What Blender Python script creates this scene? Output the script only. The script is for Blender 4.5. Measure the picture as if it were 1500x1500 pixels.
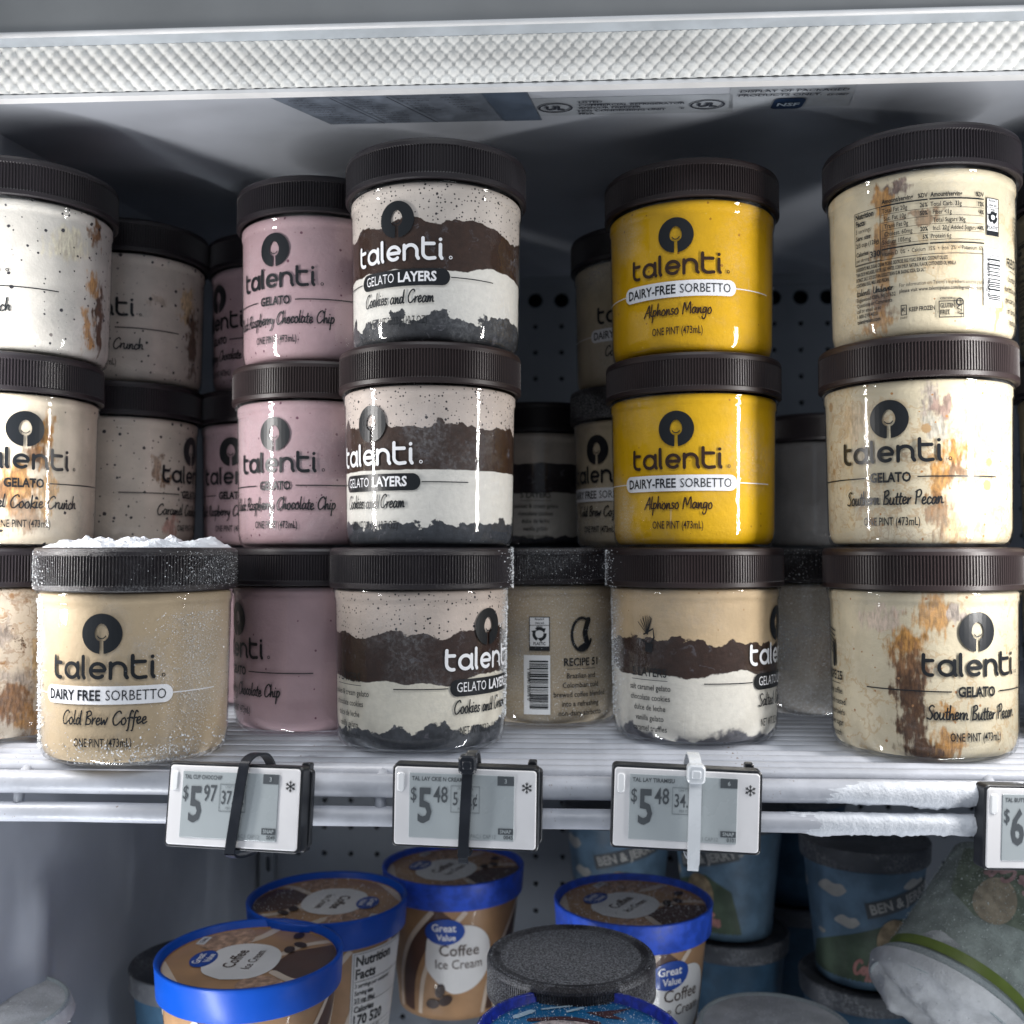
import bpy, bmesh, math, random
from math import sin, cos, pi, radians as rad, sqrt, atan2
from mathutils import Vector, Matrix, noise as mnoise
from mathutils.geometry import tessellate_polygon

random.seed(7)
scene = bpy.context.scene
for o in list(bpy.data.objects):
    bpy.data.objects.remove(o)

# ------------------------------------------------------------------ camera, light, exposure
EYE = Vector((0, 0, 0.0995))
YAW, PITCH = rad(3.0), rad(2.1)
cam_d = bpy.data.cameras.new('camera')
cam = bpy.data.objects.new('camera', cam_d)
scene.collection.objects.link(cam)
cam.location = EYE
cam.rotation_euler = (rad(90) + PITCH, 0, YAW)
cam_d.sensor_width = 36; cam_d.lens = 36
cam_d.clip_start = 0.01; cam_d.clip_end = 50
cam_d.dof.use_dof = True
cam_d.dof.focus_distance = 0.50
cam_d.dof.aperture_fstop = 9.0
scene.camera = cam

world = bpy.data.worlds.new('World'); scene.world = world
world.use_nodes = True
bg = world.node_tree.nodes['Background']
bg.inputs[0].default_value = (0.80, 0.88, 1.0, 1)
bg.inputs[1].default_value = 0.20

def area(name, loc, aim, sx, sy, power, col):
    l = bpy.data.lights.new(name, 'AREA'); l.shape = 'RECTANGLE'
    l.size = sx; l.size_y = sy; l.energy = power; l.color = col
    o = bpy.data.objects.new(name, l); scene.collection.objects.link(o)
    o.location = loc
    o.rotation_euler = (Vector(aim) - Vector(loc)).to_track_quat('-Z', 'Y').to_euler()
    return o
# the two vertical LED strips on the door mullions
area('door_led_strip', (-0.318, 0.432, 0.152), (-0.05, 0.56, 0.145), 0.018, 0.19, 0.56, (1.0, 0.97, 0.94))
area('door_led_strip', (0.275, 0.412, 0.152), (0.02, 0.55, 0.145), 0.018, 0.19, 0.58, (1.0, 0.97, 0.94))
# their lower modules, below the shelf
area('door_led_strip', (-0.285, 0.400, -0.30), (-0.16, 0.70, -0.22), 0.018, 0.38, 1.15, (0.95, 0.97, 1.0))
area('door_led_strip', (0.275, 0.412, -0.33), (-0.15, 0.52, -0.26), 0.018, 0.38, 0.80, (0.95, 0.97, 1.0))
# the store aisle's ceiling light, above and behind the photographer
area('aisle_ceiling_lamp', (0.1, -0.9, 1.9), (0.05, 0.6, 0.0), 1.8, 0.6, 16, (0.93, 0.96, 1.0))

vs = scene.view_settings
vs.view_transform = 'Standard'; vs.look = 'None'; vs.exposure = 0.42; vs.gamma = 1.0
vs.use_curve_mapping = False
scene.render.engine = 'CYCLES'

# ------------------------------------------------------------------ helpers
FWD = Vector((-sin(YAW) * cos(PITCH), cos(YAW) * cos(PITCH), sin(PITCH)))
RGT = Vector((cos(YAW), sin(YAW), 0))
UPV = RGT.cross(FWD)

def ray(px, py):
    return FWD + RGT * ((px - 750) / 1500) + UPV * ((750 - py) / 1500)
def P(px, py, d):
    return EYE + ray(px, py) * d
def ground(px, d):                       # x,y of a column in the photograph at distance d
    p = P(px, 805, d); return p.x, p.y

COL = scene.collection
def link(name, mesh, parent=None, m=None, kind=None):
    o = bpy.data.objects.new(name, mesh); COL.objects.link(o)
    if parent is not None: o.parent = parent
    if m is not None:
        if mesh is not None and len(mesh.materials) == 0: mesh.materials.append(m)
        if o.material_slots and o.material_slots[0].material != m:
            o.material_slots[0].link = 'OBJECT'; o.material_slots[0].material = m
    if kind: o['kind'] = kind
    return o
def empty(name, loc, rz=0, rot=None):
    o = bpy.data.objects.new(name, None); COL.objects.link(o)
    o.location = loc; o.rotation_euler = rot if rot else (0, 0, rz)
    o.empty_display_size = 0.02
    return o
def tag(o, label, cat, group=None):
    o['label'] = label; o['category'] = cat
    if group: o['group'] = group
    return o
def mesh_from(name, v, f, smooth=False):
    me = bpy.data.meshes.new(name); me.from_pydata([tuple(p) for p in v], [], f); me.update()
    if smooth:
        for p in me.polygons: p.use_smooth = True
    return me

class MB:
    def __init__(s): s.v = []; s.f = []
    def add(s, v, f):
        b = len(s.v); s.v += [tuple(p) for p in v]; s.f += [tuple(i + b for i in q) for q in f]
        return s
    def box(s, x0, x1, y0, y1, z0, z1):
        return s.add([(x0,y0,z0),(x1,y0,z0),(x1,y1,z0),(x0,y1,z0),(x0,y0,z1),(x1,y0,z1),(x1,y1,z1),(x0,y1,z1)],
                     [(0,3,2,1),(4,5,6,7),(0,1,5,4),(1,2,6,5),(2,3,7,6),(3,0,4,7)])
    def build(s, name, m, parent=None, smooth=False, kind=None):
        return link(name, mesh_from(name, s.v, s.f, smooth), parent, m, kind)

def lathe(profile, n=72, uv_r=None):
    """profile (r,z) from the axis up; angle 0 faces -y"""
    v = []; f = []; uvs = []
    for r, z in profile:
        for k in range(n):
            a = -pi + 2 * pi * k / n
            v.append((r * sin(a), -r * cos(a), z))
    for j in range(len(profile) - 1):
        for k in range(n):
            k2 = (k + 1) % n
            f.append((j * n + k, j * n + k2, (j + 1) * n + k2, (j + 1) * n + k))
    return v, f
def lathe_mesh(name, profile, n=72, R=None, smooth=True):
    v, f = lathe(profile, n)
    me = mesh_from(name, v, f, smooth)
    if R:
        uv = me.uv_layers.new(name='UVMap')
        for p in me.polygons:
            k = p.index % n; j = p.index // n
            for li, (dk, dj) in zip(p.loop_indices, ((0,0),(1,0),(1,1),(0,1))):
                a = -pi + 2 * pi * (k + dk) / n
                uv.data[li].uv = (a * R, profile[j + dj][1])
    return me

def tube(path, r, n=8, cap=True):
    """round tube along a polyline"""
    v = []; f = []
    pts = [Vector(p) for p in path]
    for i, p in enumerate(pts):
        t = (pts[min(i+1, len(pts)-1)] - pts[max(i-1, 0)]).normalized()
        a = t.orthogonal().normalized() if i == 0 else (v_a - t * v_a.dot(t)).normalized()
        v_a = a; b = t.cross(a)
        rr = r(i) if callable(r) else r
        for k in range(n):
            q = 2 * pi * k / n
            v.append(p + a * (rr * cos(q)) + b * (rr * sin(q)))
    for i in range(len(pts) - 1):
        for k in range(n):
            k2 = (k + 1) % n
            f.append((i*n+k, i*n+k2, (i+1)*n+k2, (i+1)*n+k))
    if cap:
        f.append(tuple(range(n - 1, -1, -1))); f.append(tuple(range((len(pts)-1)*n, len(pts)*n)))
    return v, f

# ------------------------------------------------------------------ materials
def new_mat(name):
    m = bpy.data.materials.new(name); m.use_nodes = True
    nt = m.node_tree; b = nt.nodes['Principled BSDF']
    return m, nt, b
def N(nt, t, **kw):
    n = nt.nodes.new(t)
    for k, v in kw.items():
        if k.startswith('i_'): n.inputs[k[2:].replace('_', ' ')].default_value = v
        elif k[0] == 'I' and k[1:].isdigit(): n.inputs[int(k[1:])].default_value = v
        else: setattr(n, k, v)
    return n
def L(nt, a, b): nt.links.new(a, b)
def c4(c): return (c[0], c[1], c[2], 1)
def mixc(nt, fac, a, b):
    n = nt.nodes.new('ShaderNodeMix'); n.data_type = 'RGBA'
    for s, v in ((0, fac), (6, a), (7, b)):
        if hasattr(v, 'is_linked') or hasattr(v, 'links'): L(nt, v, n.inputs[s])
        else: n.inputs[s].default_value = c4(v) if s else v
    return n.outputs[2]
def mth(nt, op, a, b=0.0):
    n = nt.nodes.new('ShaderNodeMath'); n.operation = op
    for s, v in ((0, a), (1, b)):
        if hasattr(v, 'links'): L(nt, v, n.inputs[s])
        else: n.inputs[s].default_value = v
    return n.outputs[0]
def ramp(nt, x, lo, hi, smooth=True):
    n = nt.nodes.new('ShaderNodeMapRange'); n.interpolation_type = 'SMOOTHSTEP' if smooth else 'LINEAR'
    L(nt, x, n.inputs[0]); n.inputs[1].default_value = lo; n.inputs[2].default_value = hi
    return n.outputs[0]
def noise_tex(nt, vec, scale, detail=3, rough=0.55, out=0):
    n = nt.nodes.new('ShaderNodeTexNoise'); n.inputs['Scale'].default_value = scale
    n.inputs['Detail'].default_value = detail; n.inputs['Roughness'].default_value = rough
    if vec is not None: L(nt, vec, n.inputs['Vector'])
    return n.outputs[out]
def setb(b, color=None, rough=0.5, spec=0.5, coat=0, coat_r=0.03, metal=0):
    if color is not None: b.inputs['Base Color'].default_value = c4(color)
    b.inputs['Roughness'].default_value = rough
    b.inputs['Specular IOR Level'].default_value = spec
    b.inputs['Coat Weight'].default_value = coat
    b.inputs['Coat Roughness'].default_value = coat_r
    b.inputs['Metallic'].default_value = metal

def plain(name, color, rough=0.5, spec=0.5, coat=0, metal=0, var=0.0, vscale=60, bump=0, bscale=300):
    m, nt, b = new_mat(name); setb(b, color, rough, spec, coat, 0.05, metal)
    tc = N(nt, 'ShaderNodeTexCoord').outputs['Object']
    if var:
        f = noise_tex(nt, tc, vscale, 5)
        f = ramp(nt, f, 0.35, 0.7)
        L(nt, mixc(nt, f, [c * (1 - var) for c in color], [min(1, c * (1 + var * .6)) for c in color]), b.inputs['Base Color'])
        r = mth(nt, 'ADD', mth(nt, 'MULTIPLY', f, 0.15), rough - 0.07)
        L(nt, r, b.inputs['Roughness'])
    if bump:
        bn = nt.nodes.new('ShaderNodeBump'); bn.inputs['Strength'].default_value = bump; bn.inputs['Distance'].default_value = 0.001
        L(nt, noise_tex(nt, tc, bscale, 3), bn.inputs['Height']); L(nt, bn.outputs[0], b.inputs['Normal'])
    return m

def content(name, base, blobs=(), specks=(), layers=None, veins=None, marble=None, frost=(), coat=1.0, mott=0.14, wave=2.2):
    """what shows through the jar wall; UV = (arc, height) in metres, arc 0 faces the shopper"""
    m, nt, b = new_mat(name); coat = 0.0; setb(b, base, 0.6, 0.25, 0, 0.045)
    b.inputs['Coat IOR'].default_value = 1.5
    uv = N(nt, 'ShaderNodeUVMap', uv_map='UVMap').outputs[0]
    sc = N(nt, 'ShaderNodeVectorMath', operation='SCALE'); L(nt, uv, sc.inputs[0]); sc.inputs['Scale'].default_value = 1000
    p = sc.outputs[0]                                    # millimetres
    tc = N(nt, 'ShaderNodeTexCoord').outputs['Object']
    off = N(nt, 'ShaderNodeVectorMath', operation='ADD'); L(nt, p, off.inputs[0])
    off.inputs[1].default_value = (sum(map(ord, name)) % 97 * 3.1, sum(map(ord, name)) % 53 * 2.7, 0)
    q = off.outputs[0]
    w1 = N(nt, 'ShaderNodeTexNoise'); w1.inputs['Scale'].default_value = 0.11; w1.inputs['Detail'].default_value = 4
    L(nt, q, w1.inputs['Vector'])
    sub = N(nt, 'ShaderNodeVectorMath', operation='SUBTRACT'); L(nt, w1.outputs['Color'], sub.inputs[0]); sub.inputs[1].default_value = (.5, .5, .5)
    ws = N(nt, 'ShaderNodeVectorMath', operation='SCALE'); L(nt, sub.outputs[0], ws.inputs[0]); ws.inputs['Scale'].default_value = 20
    wa = N(nt, 'ShaderNodeVectorMath', operation='ADD'); L(nt, p, wa.inputs[0]); L(nt, ws.outputs[0], wa.inputs[1])
    pw = wa.outputs[0]
    sep = N(nt, 'ShaderNodeSeparateXYZ'); L(nt, p, sep.inputs[0])
    V = sep.outputs[1]
    big = noise_tex(nt, q, 0.045, 4)
    col = mixc(nt, ramp(nt, big, 0.3, 0.7), [c * (1 - mott) for c in base], [min(.95, c * (1 + mott * .5)) for c in base])
    def speckle(col):
        for (scl, dens, rmax, cc, vmin) in specks:
            col = one_speck(col, scl, dens, rmax, cc)
        return col
    def one_speck(col, scl, dens, rmax, cc):
        vo = N(nt, 'ShaderNodeTexVoronoi'); vo.voronoi_dimensions = '2D'; vo.inputs['Scale'].default_value = scl; L(nt, q, vo.inputs['Vector'])
        sc3 = N(nt, 'ShaderNodeSeparateColor'); L(nt, vo.outputs['Color'], sc3.inputs[0])
        on = mth(nt, 'LESS_THAN', sc3.outputs[0], dens)
        rad_ = mth(nt, 'MULTIPLY', mth(nt, 'ADD', sc3.outputs[1], .25), rmax)
        wob = mth(nt, 'MULTIPLY', noise_tex(nt, q, 1.6, 2), rmax * .9)
        dd = mth(nt, 'SUBTRACT', mth(nt, 'ADD', vo.outputs['Distance'], wob), rad_)
        fac = mth(nt, 'MULTIPLY', ramp(nt, dd, rmax * .42, rmax * .2), on)
        return mixc(nt, fac, col, cc)
    if layers: col = speckle(col)
    if layers:                                           # [(top height mm, colour, wave mm)] from the bottom up
        def bound(h, amp, sc_, dt=4):
            nn = noise_tex(nt, q, sc_, 5, 0.52)
            d = mth(nt, 'MULTIPLY', mth(nt, 'SUBTRACT', nn, 0.5), amp)
            return mth(nt, 'ADD', V, d), h
        for (h, cc, amp, sc_, edge) in layers:
            x, hh = bound(h, amp, sc_)
            fac = ramp(nt, x, hh + edge, hh - edge)
            f2 = ramp(nt, noise_tex(nt, q, 0.3, 4), 0.3, 0.75)
            lo_ = .8 if max(cc) < .3 else .955
            shade = mixc(nt, f2, [c * lo_ for c in cc], [min(.95, c * (2 - lo_)) for c in cc])
            if max(cc) < 0.09:                           # crumbly dark layer: pale rims of frost between wall and crumbs
                f3 = ramp(nt, noise_tex(nt, pw, 0.14, 5, .6), 0.58, 0.70)
                shade = mixc(nt, mth(nt, 'MULTIPLY', f3, .5 if cc[0] > cc[2] else .8), shade, (0.13, 0.13, 0.15))
            col = mixc(nt, fac, col, shade)
    if marble:
        for sc_, lo, hi, cc in marble:
            col = mixc(nt, ramp(nt, noise_tex(nt, pw, sc_, 6, .62), lo, hi), col, cc)
    if veins:
        for sc_, cc, thr in veins:
            nn = noise_tex(nt, pw, sc_, 3, .55)
            v_ = ramp(nt, mth(nt, 'ABSOLUTE', mth(nt, 'SUBTRACT', nn, .5)), .040, .002)
            mk = ramp(nt, noise_tex(nt, q, .035, 2), thr, thr + .08)
            col = mixc(nt, mth(nt, 'MULTIPLY', mth(nt, 'MULTIPLY', v_, mk), .45), col, cc)
    for (u, v, su, sv, cc, st) in blobs:
        d = N(nt, 'ShaderNodeVectorMath', operation='SUBTRACT'); L(nt, pw, d.inputs[0]); d.inputs[1].default_value = (u, v, 0)
        e = N(nt, 'ShaderNodeVectorMath', operation='DIVIDE'); L(nt, d.outputs[0], e.inputs[0]); e.inputs[1].default_value = (su, sv, 1e6)
        ln = N(nt, 'ShaderNodeVectorMath', operation='LENGTH'); L(nt, e.outputs[0], ln.inputs[0])
        stv = N(nt, 'ShaderNodeVectorMath', operation='MULTIPLY'); L(nt, q, stv.inputs[0]); stv.inputs[1].default_value = (1, .28, 1)
        sn = noise_tex(nt, stv.outputs[0], 0.40, 4, .52)
        x = mth(nt, 'ADD', ln.outputs['Value'], mth(nt, 'MULTIPLY', mth(nt, 'SUBTRACT', sn, .5), 2.0))
        fac = mth(nt, 'MULTIPLY', ramp(nt, x, 1.12, 0.50), st)
        tone = ramp(nt, noise_tex(nt, stv.outputs[0], .7, 4, .55), .32, .68)
        col = mixc(nt, fac, col, mixc(nt, tone, [c * .62 for c in cc], [min(.8, c * 1.35) for c in cc]))
    if not layers: col = speckle(col)
    rough_add = None
    for (u, v, su, sv, st, grain) in frost:
        d = N(nt, 'ShaderNodeVectorMath', operation='SUBTRACT'); L(nt, pw, d.inputs[0]); d.inputs[1].default_value = (u, v, 0)
        e = N(nt, 'ShaderNodeVectorMath', operation='DIVIDE'); L(nt, d.outputs[0], e.inputs[0]); e.inputs[1].default_value = (su, sv, 1e6)
        ln = N(nt, 'ShaderNodeVectorMath', operation='LENGTH'); L(nt, e.outputs[0], ln.inputs[0])
        msk = ramp(nt, ln.outputs['Value'], 1.2, 0.3)
        g = ramp(nt, noise_tex(nt, q, grain, 3, .7), 0.42, 0.66)
        fac = mth(nt, 'MULTIPLY', mth(nt, 'MULTIPLY', msk, mth(nt, 'ADD', mth(nt, 'MULTIPLY', g, .7), .3)), st)
        col = mixc(nt, fac, col, (0.72, 0.74, 0.76))
        rough_add = msk if rough_add is None else mth(nt, 'MAXIMUM', rough_add, msk)
    L(nt, col, b.inputs['Base Color'])
    if rough_add is not None:
        L(nt, mth(nt, 'SUBTRACT', coat, mth(nt, 'MULTIPLY', rough_add, coat * .9)), b.inputs['Coat Weight'])
    # thin moulded plastic is never optically flat
    bn = nt.nodes.new('ShaderNodeBump'); bn.inputs['Strength'].default_value = 0.35; bn.inputs['Distance'].default_value = 0.0010
    L(nt, noise_tex(nt, q, 0.35, 6, .65), bn.inputs['Height']); L(nt, bn.outputs[0], b.inputs['Normal'])
    return m

def lid_mat(name, base=(0.012, 0.0095, 0.012), frost=0.0, gs=900, rough=0.42):
    m, nt, b = new_mat(name); setb(b, base, rough, 0.45)
    tc = N(nt, 'ShaderNodeTexCoord').outputs['Object']
    f = ramp(nt, noise_tex(nt, tc, 35, 5), 0.35, 0.75)
    col = mixc(nt, f, base, [c * 1.5 for c in base])
    if frost:
        g = ramp(nt, noise_tex(nt, tc, gs, 4, .7), 0.46 - .12 * frost, 0.86 - .12 * frost)
        pm = ramp(nt, noise_tex(nt, tc, 28, 3), 0.62 - .45 * frost, 0.80 - .45 * frost)
        k = mth(nt, 'MULTIPLY', g, pm)
        col = mixc(nt, mth(nt, 'MULTIPLY', k, min(1, .3 + frost * .5)), col, (0.50, 0.52, 0.54))
        L(nt, mth(nt, 'ADD', rough, mth(nt, 'MULTIPLY', k, .4)), b.inputs['Roughness'])
        bn = nt.nodes.new('ShaderNodeBump'); bn.inputs['Strength'].default_value = .35; bn.inputs['Distance'].default_value = .0006
        L(nt, g, bn.inputs['Height']); L(nt, bn.outputs[0], b.inputs['Normal'])
    L(nt, col, b.inputs['Base Color'])
    return m

INK = plain('ink_charcoal', (0.012, 0.014, 0.017), 0.3, 0.4, 0)
INKB = plain('ink_brown', (0.035, 0.018, 0.012), 0.3, 0.4, 0)
WHITE = plain('ink_white', (0.78, 0.79, 0.82), 0.4, 0.5, 0.4)
BARW = plain('barcode_white', (0.74, 0.75, 0.76), 0.5)
FROST = plain('frost_crystals', (0.80, 0.83, 0.86), 0.35, 0.6, var=.1, vscale=400)
LID = lid_mat('lid_plastic')
LIDB = lid_mat('lid_plastic_brown', (0.018, 0.0115, 0.012))
LIDF = lid_mat('lid_frosted', frost=0.40, gs=1300)
LIDF2 = lid_mat('lid_lightly_frosted', frost=0.12, gs=1100)
LIDFF = lid_mat('lid_heavily_frosted', frost=.6, gs=1300)
LIDS = [LID, LIDB, LIDF, LIDF2, LIDFF]

# ------------------------------------------------------------------ lettering
_tcache = {}; CAPH = 1.0
def text2d(s, h, align='LEFT', bold=0.0, xs=1.0):
    """filled glyphs of the built-in face; h = capital height"""
    key = (s, bold)
    if key not in _tcache:
        cu = bpy.data.curves.new('lettering', 'FONT'); cu.body = s; cu.size = 1.0
        cu.resolution_u = 2; cu.fill_mode = 'FRONT'; cu.offset = bold
        ob = bpy.data.objects.new('lettering', cu); COL.objects.link(ob)
        dg = bpy.context.evaluated_depsgraph_get(); ev = ob.evaluated_get(dg)
        me = ev.to_mesh()
        _tcache[key] = ([(v.co.x, v.co.y) for v in me.vertices], [tuple(p.vertices) for p in me.polygons])
        ev.to_mesh_clear(); bpy.data.objects.remove(ob); bpy.data.curves.remove(cu)
    v, f = _tcache[key]
    if not v: return [], []
    k = h / CAPH
    v = [(x * k * xs, y * k) for x, y in v]
    x0 = min(p[0] for p in v); x1 = max(p[0] for p in v)
    sh = {'LEFT': -x0, 'CENTER': -(x0 + x1) / 2, 'RIGHT': -x1}[align]
    return [(x + sh, y) for x, y in v], f

CAPH = max(p[1] for p in text2d('H', 1.0)[0])

def fill(poly):
    tri = tessellate_polygon([[Vector((x, y, 0)) for x, y in poly]])
    return list(poly), [tuple(t) for t in tri]

def catmull(pts, n=5):
    if len(pts) < 3: return list(pts)
    out = []
    Q = [pts[0]] + list(pts) + [pts[-1]]
    for i in range(1, len(Q) - 2):
        p0, p1, p2, p3 = Q[i-1], Q[i], Q[i+1], Q[i+2]
        for k in range(n):
            t = k / n
            out.append(tuple(0.5 * (2*p1[j] + (p2[j]-p0[j])*t + (2*p0[j]-5*p1[j]+4*p2[j]-p3[j])*t*t + (3*p1[j]-p0[j]-3*p2[j]+p3[j])*t**3) for j in (0, 1)))
    out.append(pts[-1])
    return out

def ribbon(pts, w, cap=True):
    """flat stroke with round ends; returns verts (x, y, lift 0..1) and quads"""
    P_ = [Vector(p) for p in pts]
    Q = [P_[0]]
    for p in P_[1:]:
        if (p - Q[-1]).length > w * .05: Q.append(p)
    if len(Q) < 2: Q.append(Q[0] + Vector((w * .1, 0)))
    rows = []
    n = len(Q)
    for i in range(n):
        t = (Q[min(i+1, n-1)] - Q[max(i-1, 0)]).normalized()
        nrm = Vector((-t.y, t.x))
        if i == 0 and cap:
            for a in (90, 60, 30): rows.append((Q[0] - t * (w/2 * sin(rad(a))), nrm, w/2 * max(.08, cos(rad(a)))))
        rows.append((Q[i], nrm, w/2))
        if i == n-1 and cap:
            for a in (30, 60, 90): rows.append((Q[i] + t * (w/2 * sin(rad(a))), nrm, w/2 * max(.08, cos(rad(a)))))
    v = []; f = []
    m = len(rows)
    for i, (c, nr, hw) in enumerate(rows):
        a = c + nr * hw; b = c - nr * hw
        v += [(a.x, a.y, i / m), (b.x, b.y, i / m)]
        if i: f.append((2*i-2, 2*i-1, 2*i+1, 2*i))
    return v, f

def arc(cx, cy, r, a0, a1, n=16, ry=None):
    ry = ry or r
    return [(cx + r * cos(rad(a0 + (a1-a0)*k/n)), cy + ry * sin(rad(a0 + (a1-a0)*k/n))) for k in range(n+1)]

# wordmark strokes, x-height 1
WM = {
 't': (0.66, [[(0.02, 1.36), (0, .9), (0, .42)] + arc(.42, .42, .42, 180, 285, 9), [(0, .98), (.56, .98)]]),
 'a': (1.10, [arc(.5, .5, .47, 0, 360, 24), [(.98, 1.0), (.98, .18), (1.06, 0.02)]]),
 'l': (.20, [[(0, 1.42), (0, .2), (.08, .02)]]),
 'e': (1.04, [[(.06, .5), (.96, .5)] + arc(.5, .5, .46, 8, 310, 22)]),
 'n': (1.06, [[(0, 1.0), (0, 0)], [(0, .55)] + arc(.45, .55, .45, 165, 0, 12) + [(.9, .2), (1.0, .02)]]),
 'T': (.92, [[(0.0, 1.46), (0, .9), (0, .42)] + arc(.42, .42, .42, 180, 275, 9) + [(.8, .04)], [(0, 1.06), (.74, 1.06)]]),
 'i': (.4, [[(0, 1.0), (0, .2), (.1, .02)], [(0.0, 1.36), (0.01, 1.37)]]),
}
def strokes_line(seq, glyphs, xh, w, gap, slant=0.0, cat=False, jit=0.0, rng=None):
    x = 0; S = []
    for ch in seq:
        if ch == ' ': x += 0.75; continue
        adv, st = glyphs[ch]
        dy = (rng.uniform(-jit, jit) if rng else 0)
        for s in st:
            pts = catmull(s) if cat else s
            S.append([((x + px + py * slant) * xh, (py + dy) * xh) for px, py in pts])
        x += adv + gap
    x -= gap
    return S, x * xh
HW = {
 'C': (1.45, [[(1.35,1.7),(1.1,2.0),(.5,1.7),(.1,.9),(.3,.1),(.8,0),(1.35,.5)]]),
 'A': (1.5, [[(0,0),(.6,1.1),(1.1,2.0),(1.2,1),(1.3,0)], [(.3,.75),(1.35,.85)]]),
 'M': (1.85, [[(0,0),(.25,1.9),(.8,.6),(1.4,2),(1.6,.1)]]),
 'S': (1.15, [[(1.1,1.8),(.7,2.0),(.25,1.6),(.6,1.1),(.9,.6),(.6,.05),(0,.2)]]),
 'B': (1.15, [[(.2,1.9),(.1,0)], [(.05,1.8),(.7,2.0),(.95,1.5),(.3,1.05),(.9,.7),(.8,.1),(.1,.05)]]),
 'P': (1.1, [[(.2,1.9),(.1,0)], [(0,1.7),(.7,2.0),(1.0,1.5),(.7,1.0),(.2,.95)]]),
 'R': (1.15, [[(.2,1.9),(.1,0)], [(0,1.7),(.7,2.0),(1.0,1.5),(.6,1.0),(.3,.95),(1.1,0)]]),
 'T': (1.2, [[(0,1.9),(1.3,2)], [(.6,1.95),(.5,0)]]),
 'a': (1.08, [[(.8,.85),(.4,1),(.05,.5),(.25,.02),(.65,.3),(.85,.95),(.8,.2),(1.05,.1)]]),
 'b': (.95, [[(.15,2),(.1,.1),(.5,0),(.8,.5),(.5,.9),(.15,.5)]]),
 'c': (.88, [[(.75,.8),(.45,1),(.1,.5),(.35,0),(.85,.25)]]),
 'd': (1.1, [[(.75,.8),(.35,.95),(.05,.4),(.3,0),(.7,.4),(.95,2.1),(.85,.2),(1.05,.05)]]),
 'e': (.88, [[(.1,.45),(.6,.6),(.6,.95),(.3,.95),(.1,.45),(.35,0),(.85,.25)]]),
 'f': (.75, [[(.9,1.8),(.6,2),(.4,1.2),(.3,-.7),(.1,-.9)], [(.05,.9),(.8,1)]]),
 'g': (1.0, [[(.75,.85),(.35,.95),(.05,.5),(.3,.05),(.7,.4),(.8,.9),(.7,-.6),(.3,-1),(0,-.6)]]),
 'h': (1.02, [[(.15,2),(.1,0),(.4,.8),(.7,.8),(.75,.1),(1,.1)]]),
 'i': (.48, [[(.15,.95),(.1,.1),(.4,.1)], [(.24,1.42),(.25,1.45)]]),
 'k': (.88, [[(.15,2),(.1,0)], [(.75,1),(.15,.45),(.8,.05)]]),
 'l': (.48, [[(.2,2),(.1,.2),(.4,.1)]]),
 'm': (1.4, [[(.1,.95),(.1,0),(.4,.9),(.6,.7),(.55,0),(.9,.9),(1.1,.7),(1.1,.1),(1.35,.1)]]),
 'n': (1.02, [[(.1,.95),(.1,0),(.45,.9),(.7,.75),(.7,.1),(1,.1)]]),
 'o': (.95, [[(.5,1),(.1,.7),(.15,.1),(.55,0),(.8,.5),(.52,1)]]),
 'p': (.95, [[(.15,1),(.05,-1)], [(.1,.6),(.5,1),(.8,.6),(.5,.05),(.12,.2)]]),
 'r': (.68, [[(.1,.95),(.1,0),(.2,.6),(.6,.95)]]),
 's': (.75, [[(.6,.85),(.25,.95),(.2,.6),(.55,.35),(.4,0),(0,.1)]]),
 't': (.62, [[(.3,1.6),(.2,.2),(.55,.05)], [(0,1.05),(.6,1.1)]]),
 'u': (1.08, [[(.1,.95),(.1,.2),(.4,.02),(.75,.5),(.8,.95),(.75,.15),(1,.05)]]),
 'v': (.9, [[(.05,.95),(.35,0),(.8,.95)]]),
 'U': (1.3, [[(.1,1.9),(.1,.5),(.5,0),(1.0,.6),(1.15,1.9),(1.1,.1)]]),
 'w': (1.2, [[(.05,.95),(.2,0),(.55,.7),(.75,0),(1.1,.95)]]),
 'y': (.98, [[(.1,.95),(.2,.3),(.6,.4),(.85,.95),(.5,-.6),(.1,-.9)]]),
}

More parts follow.
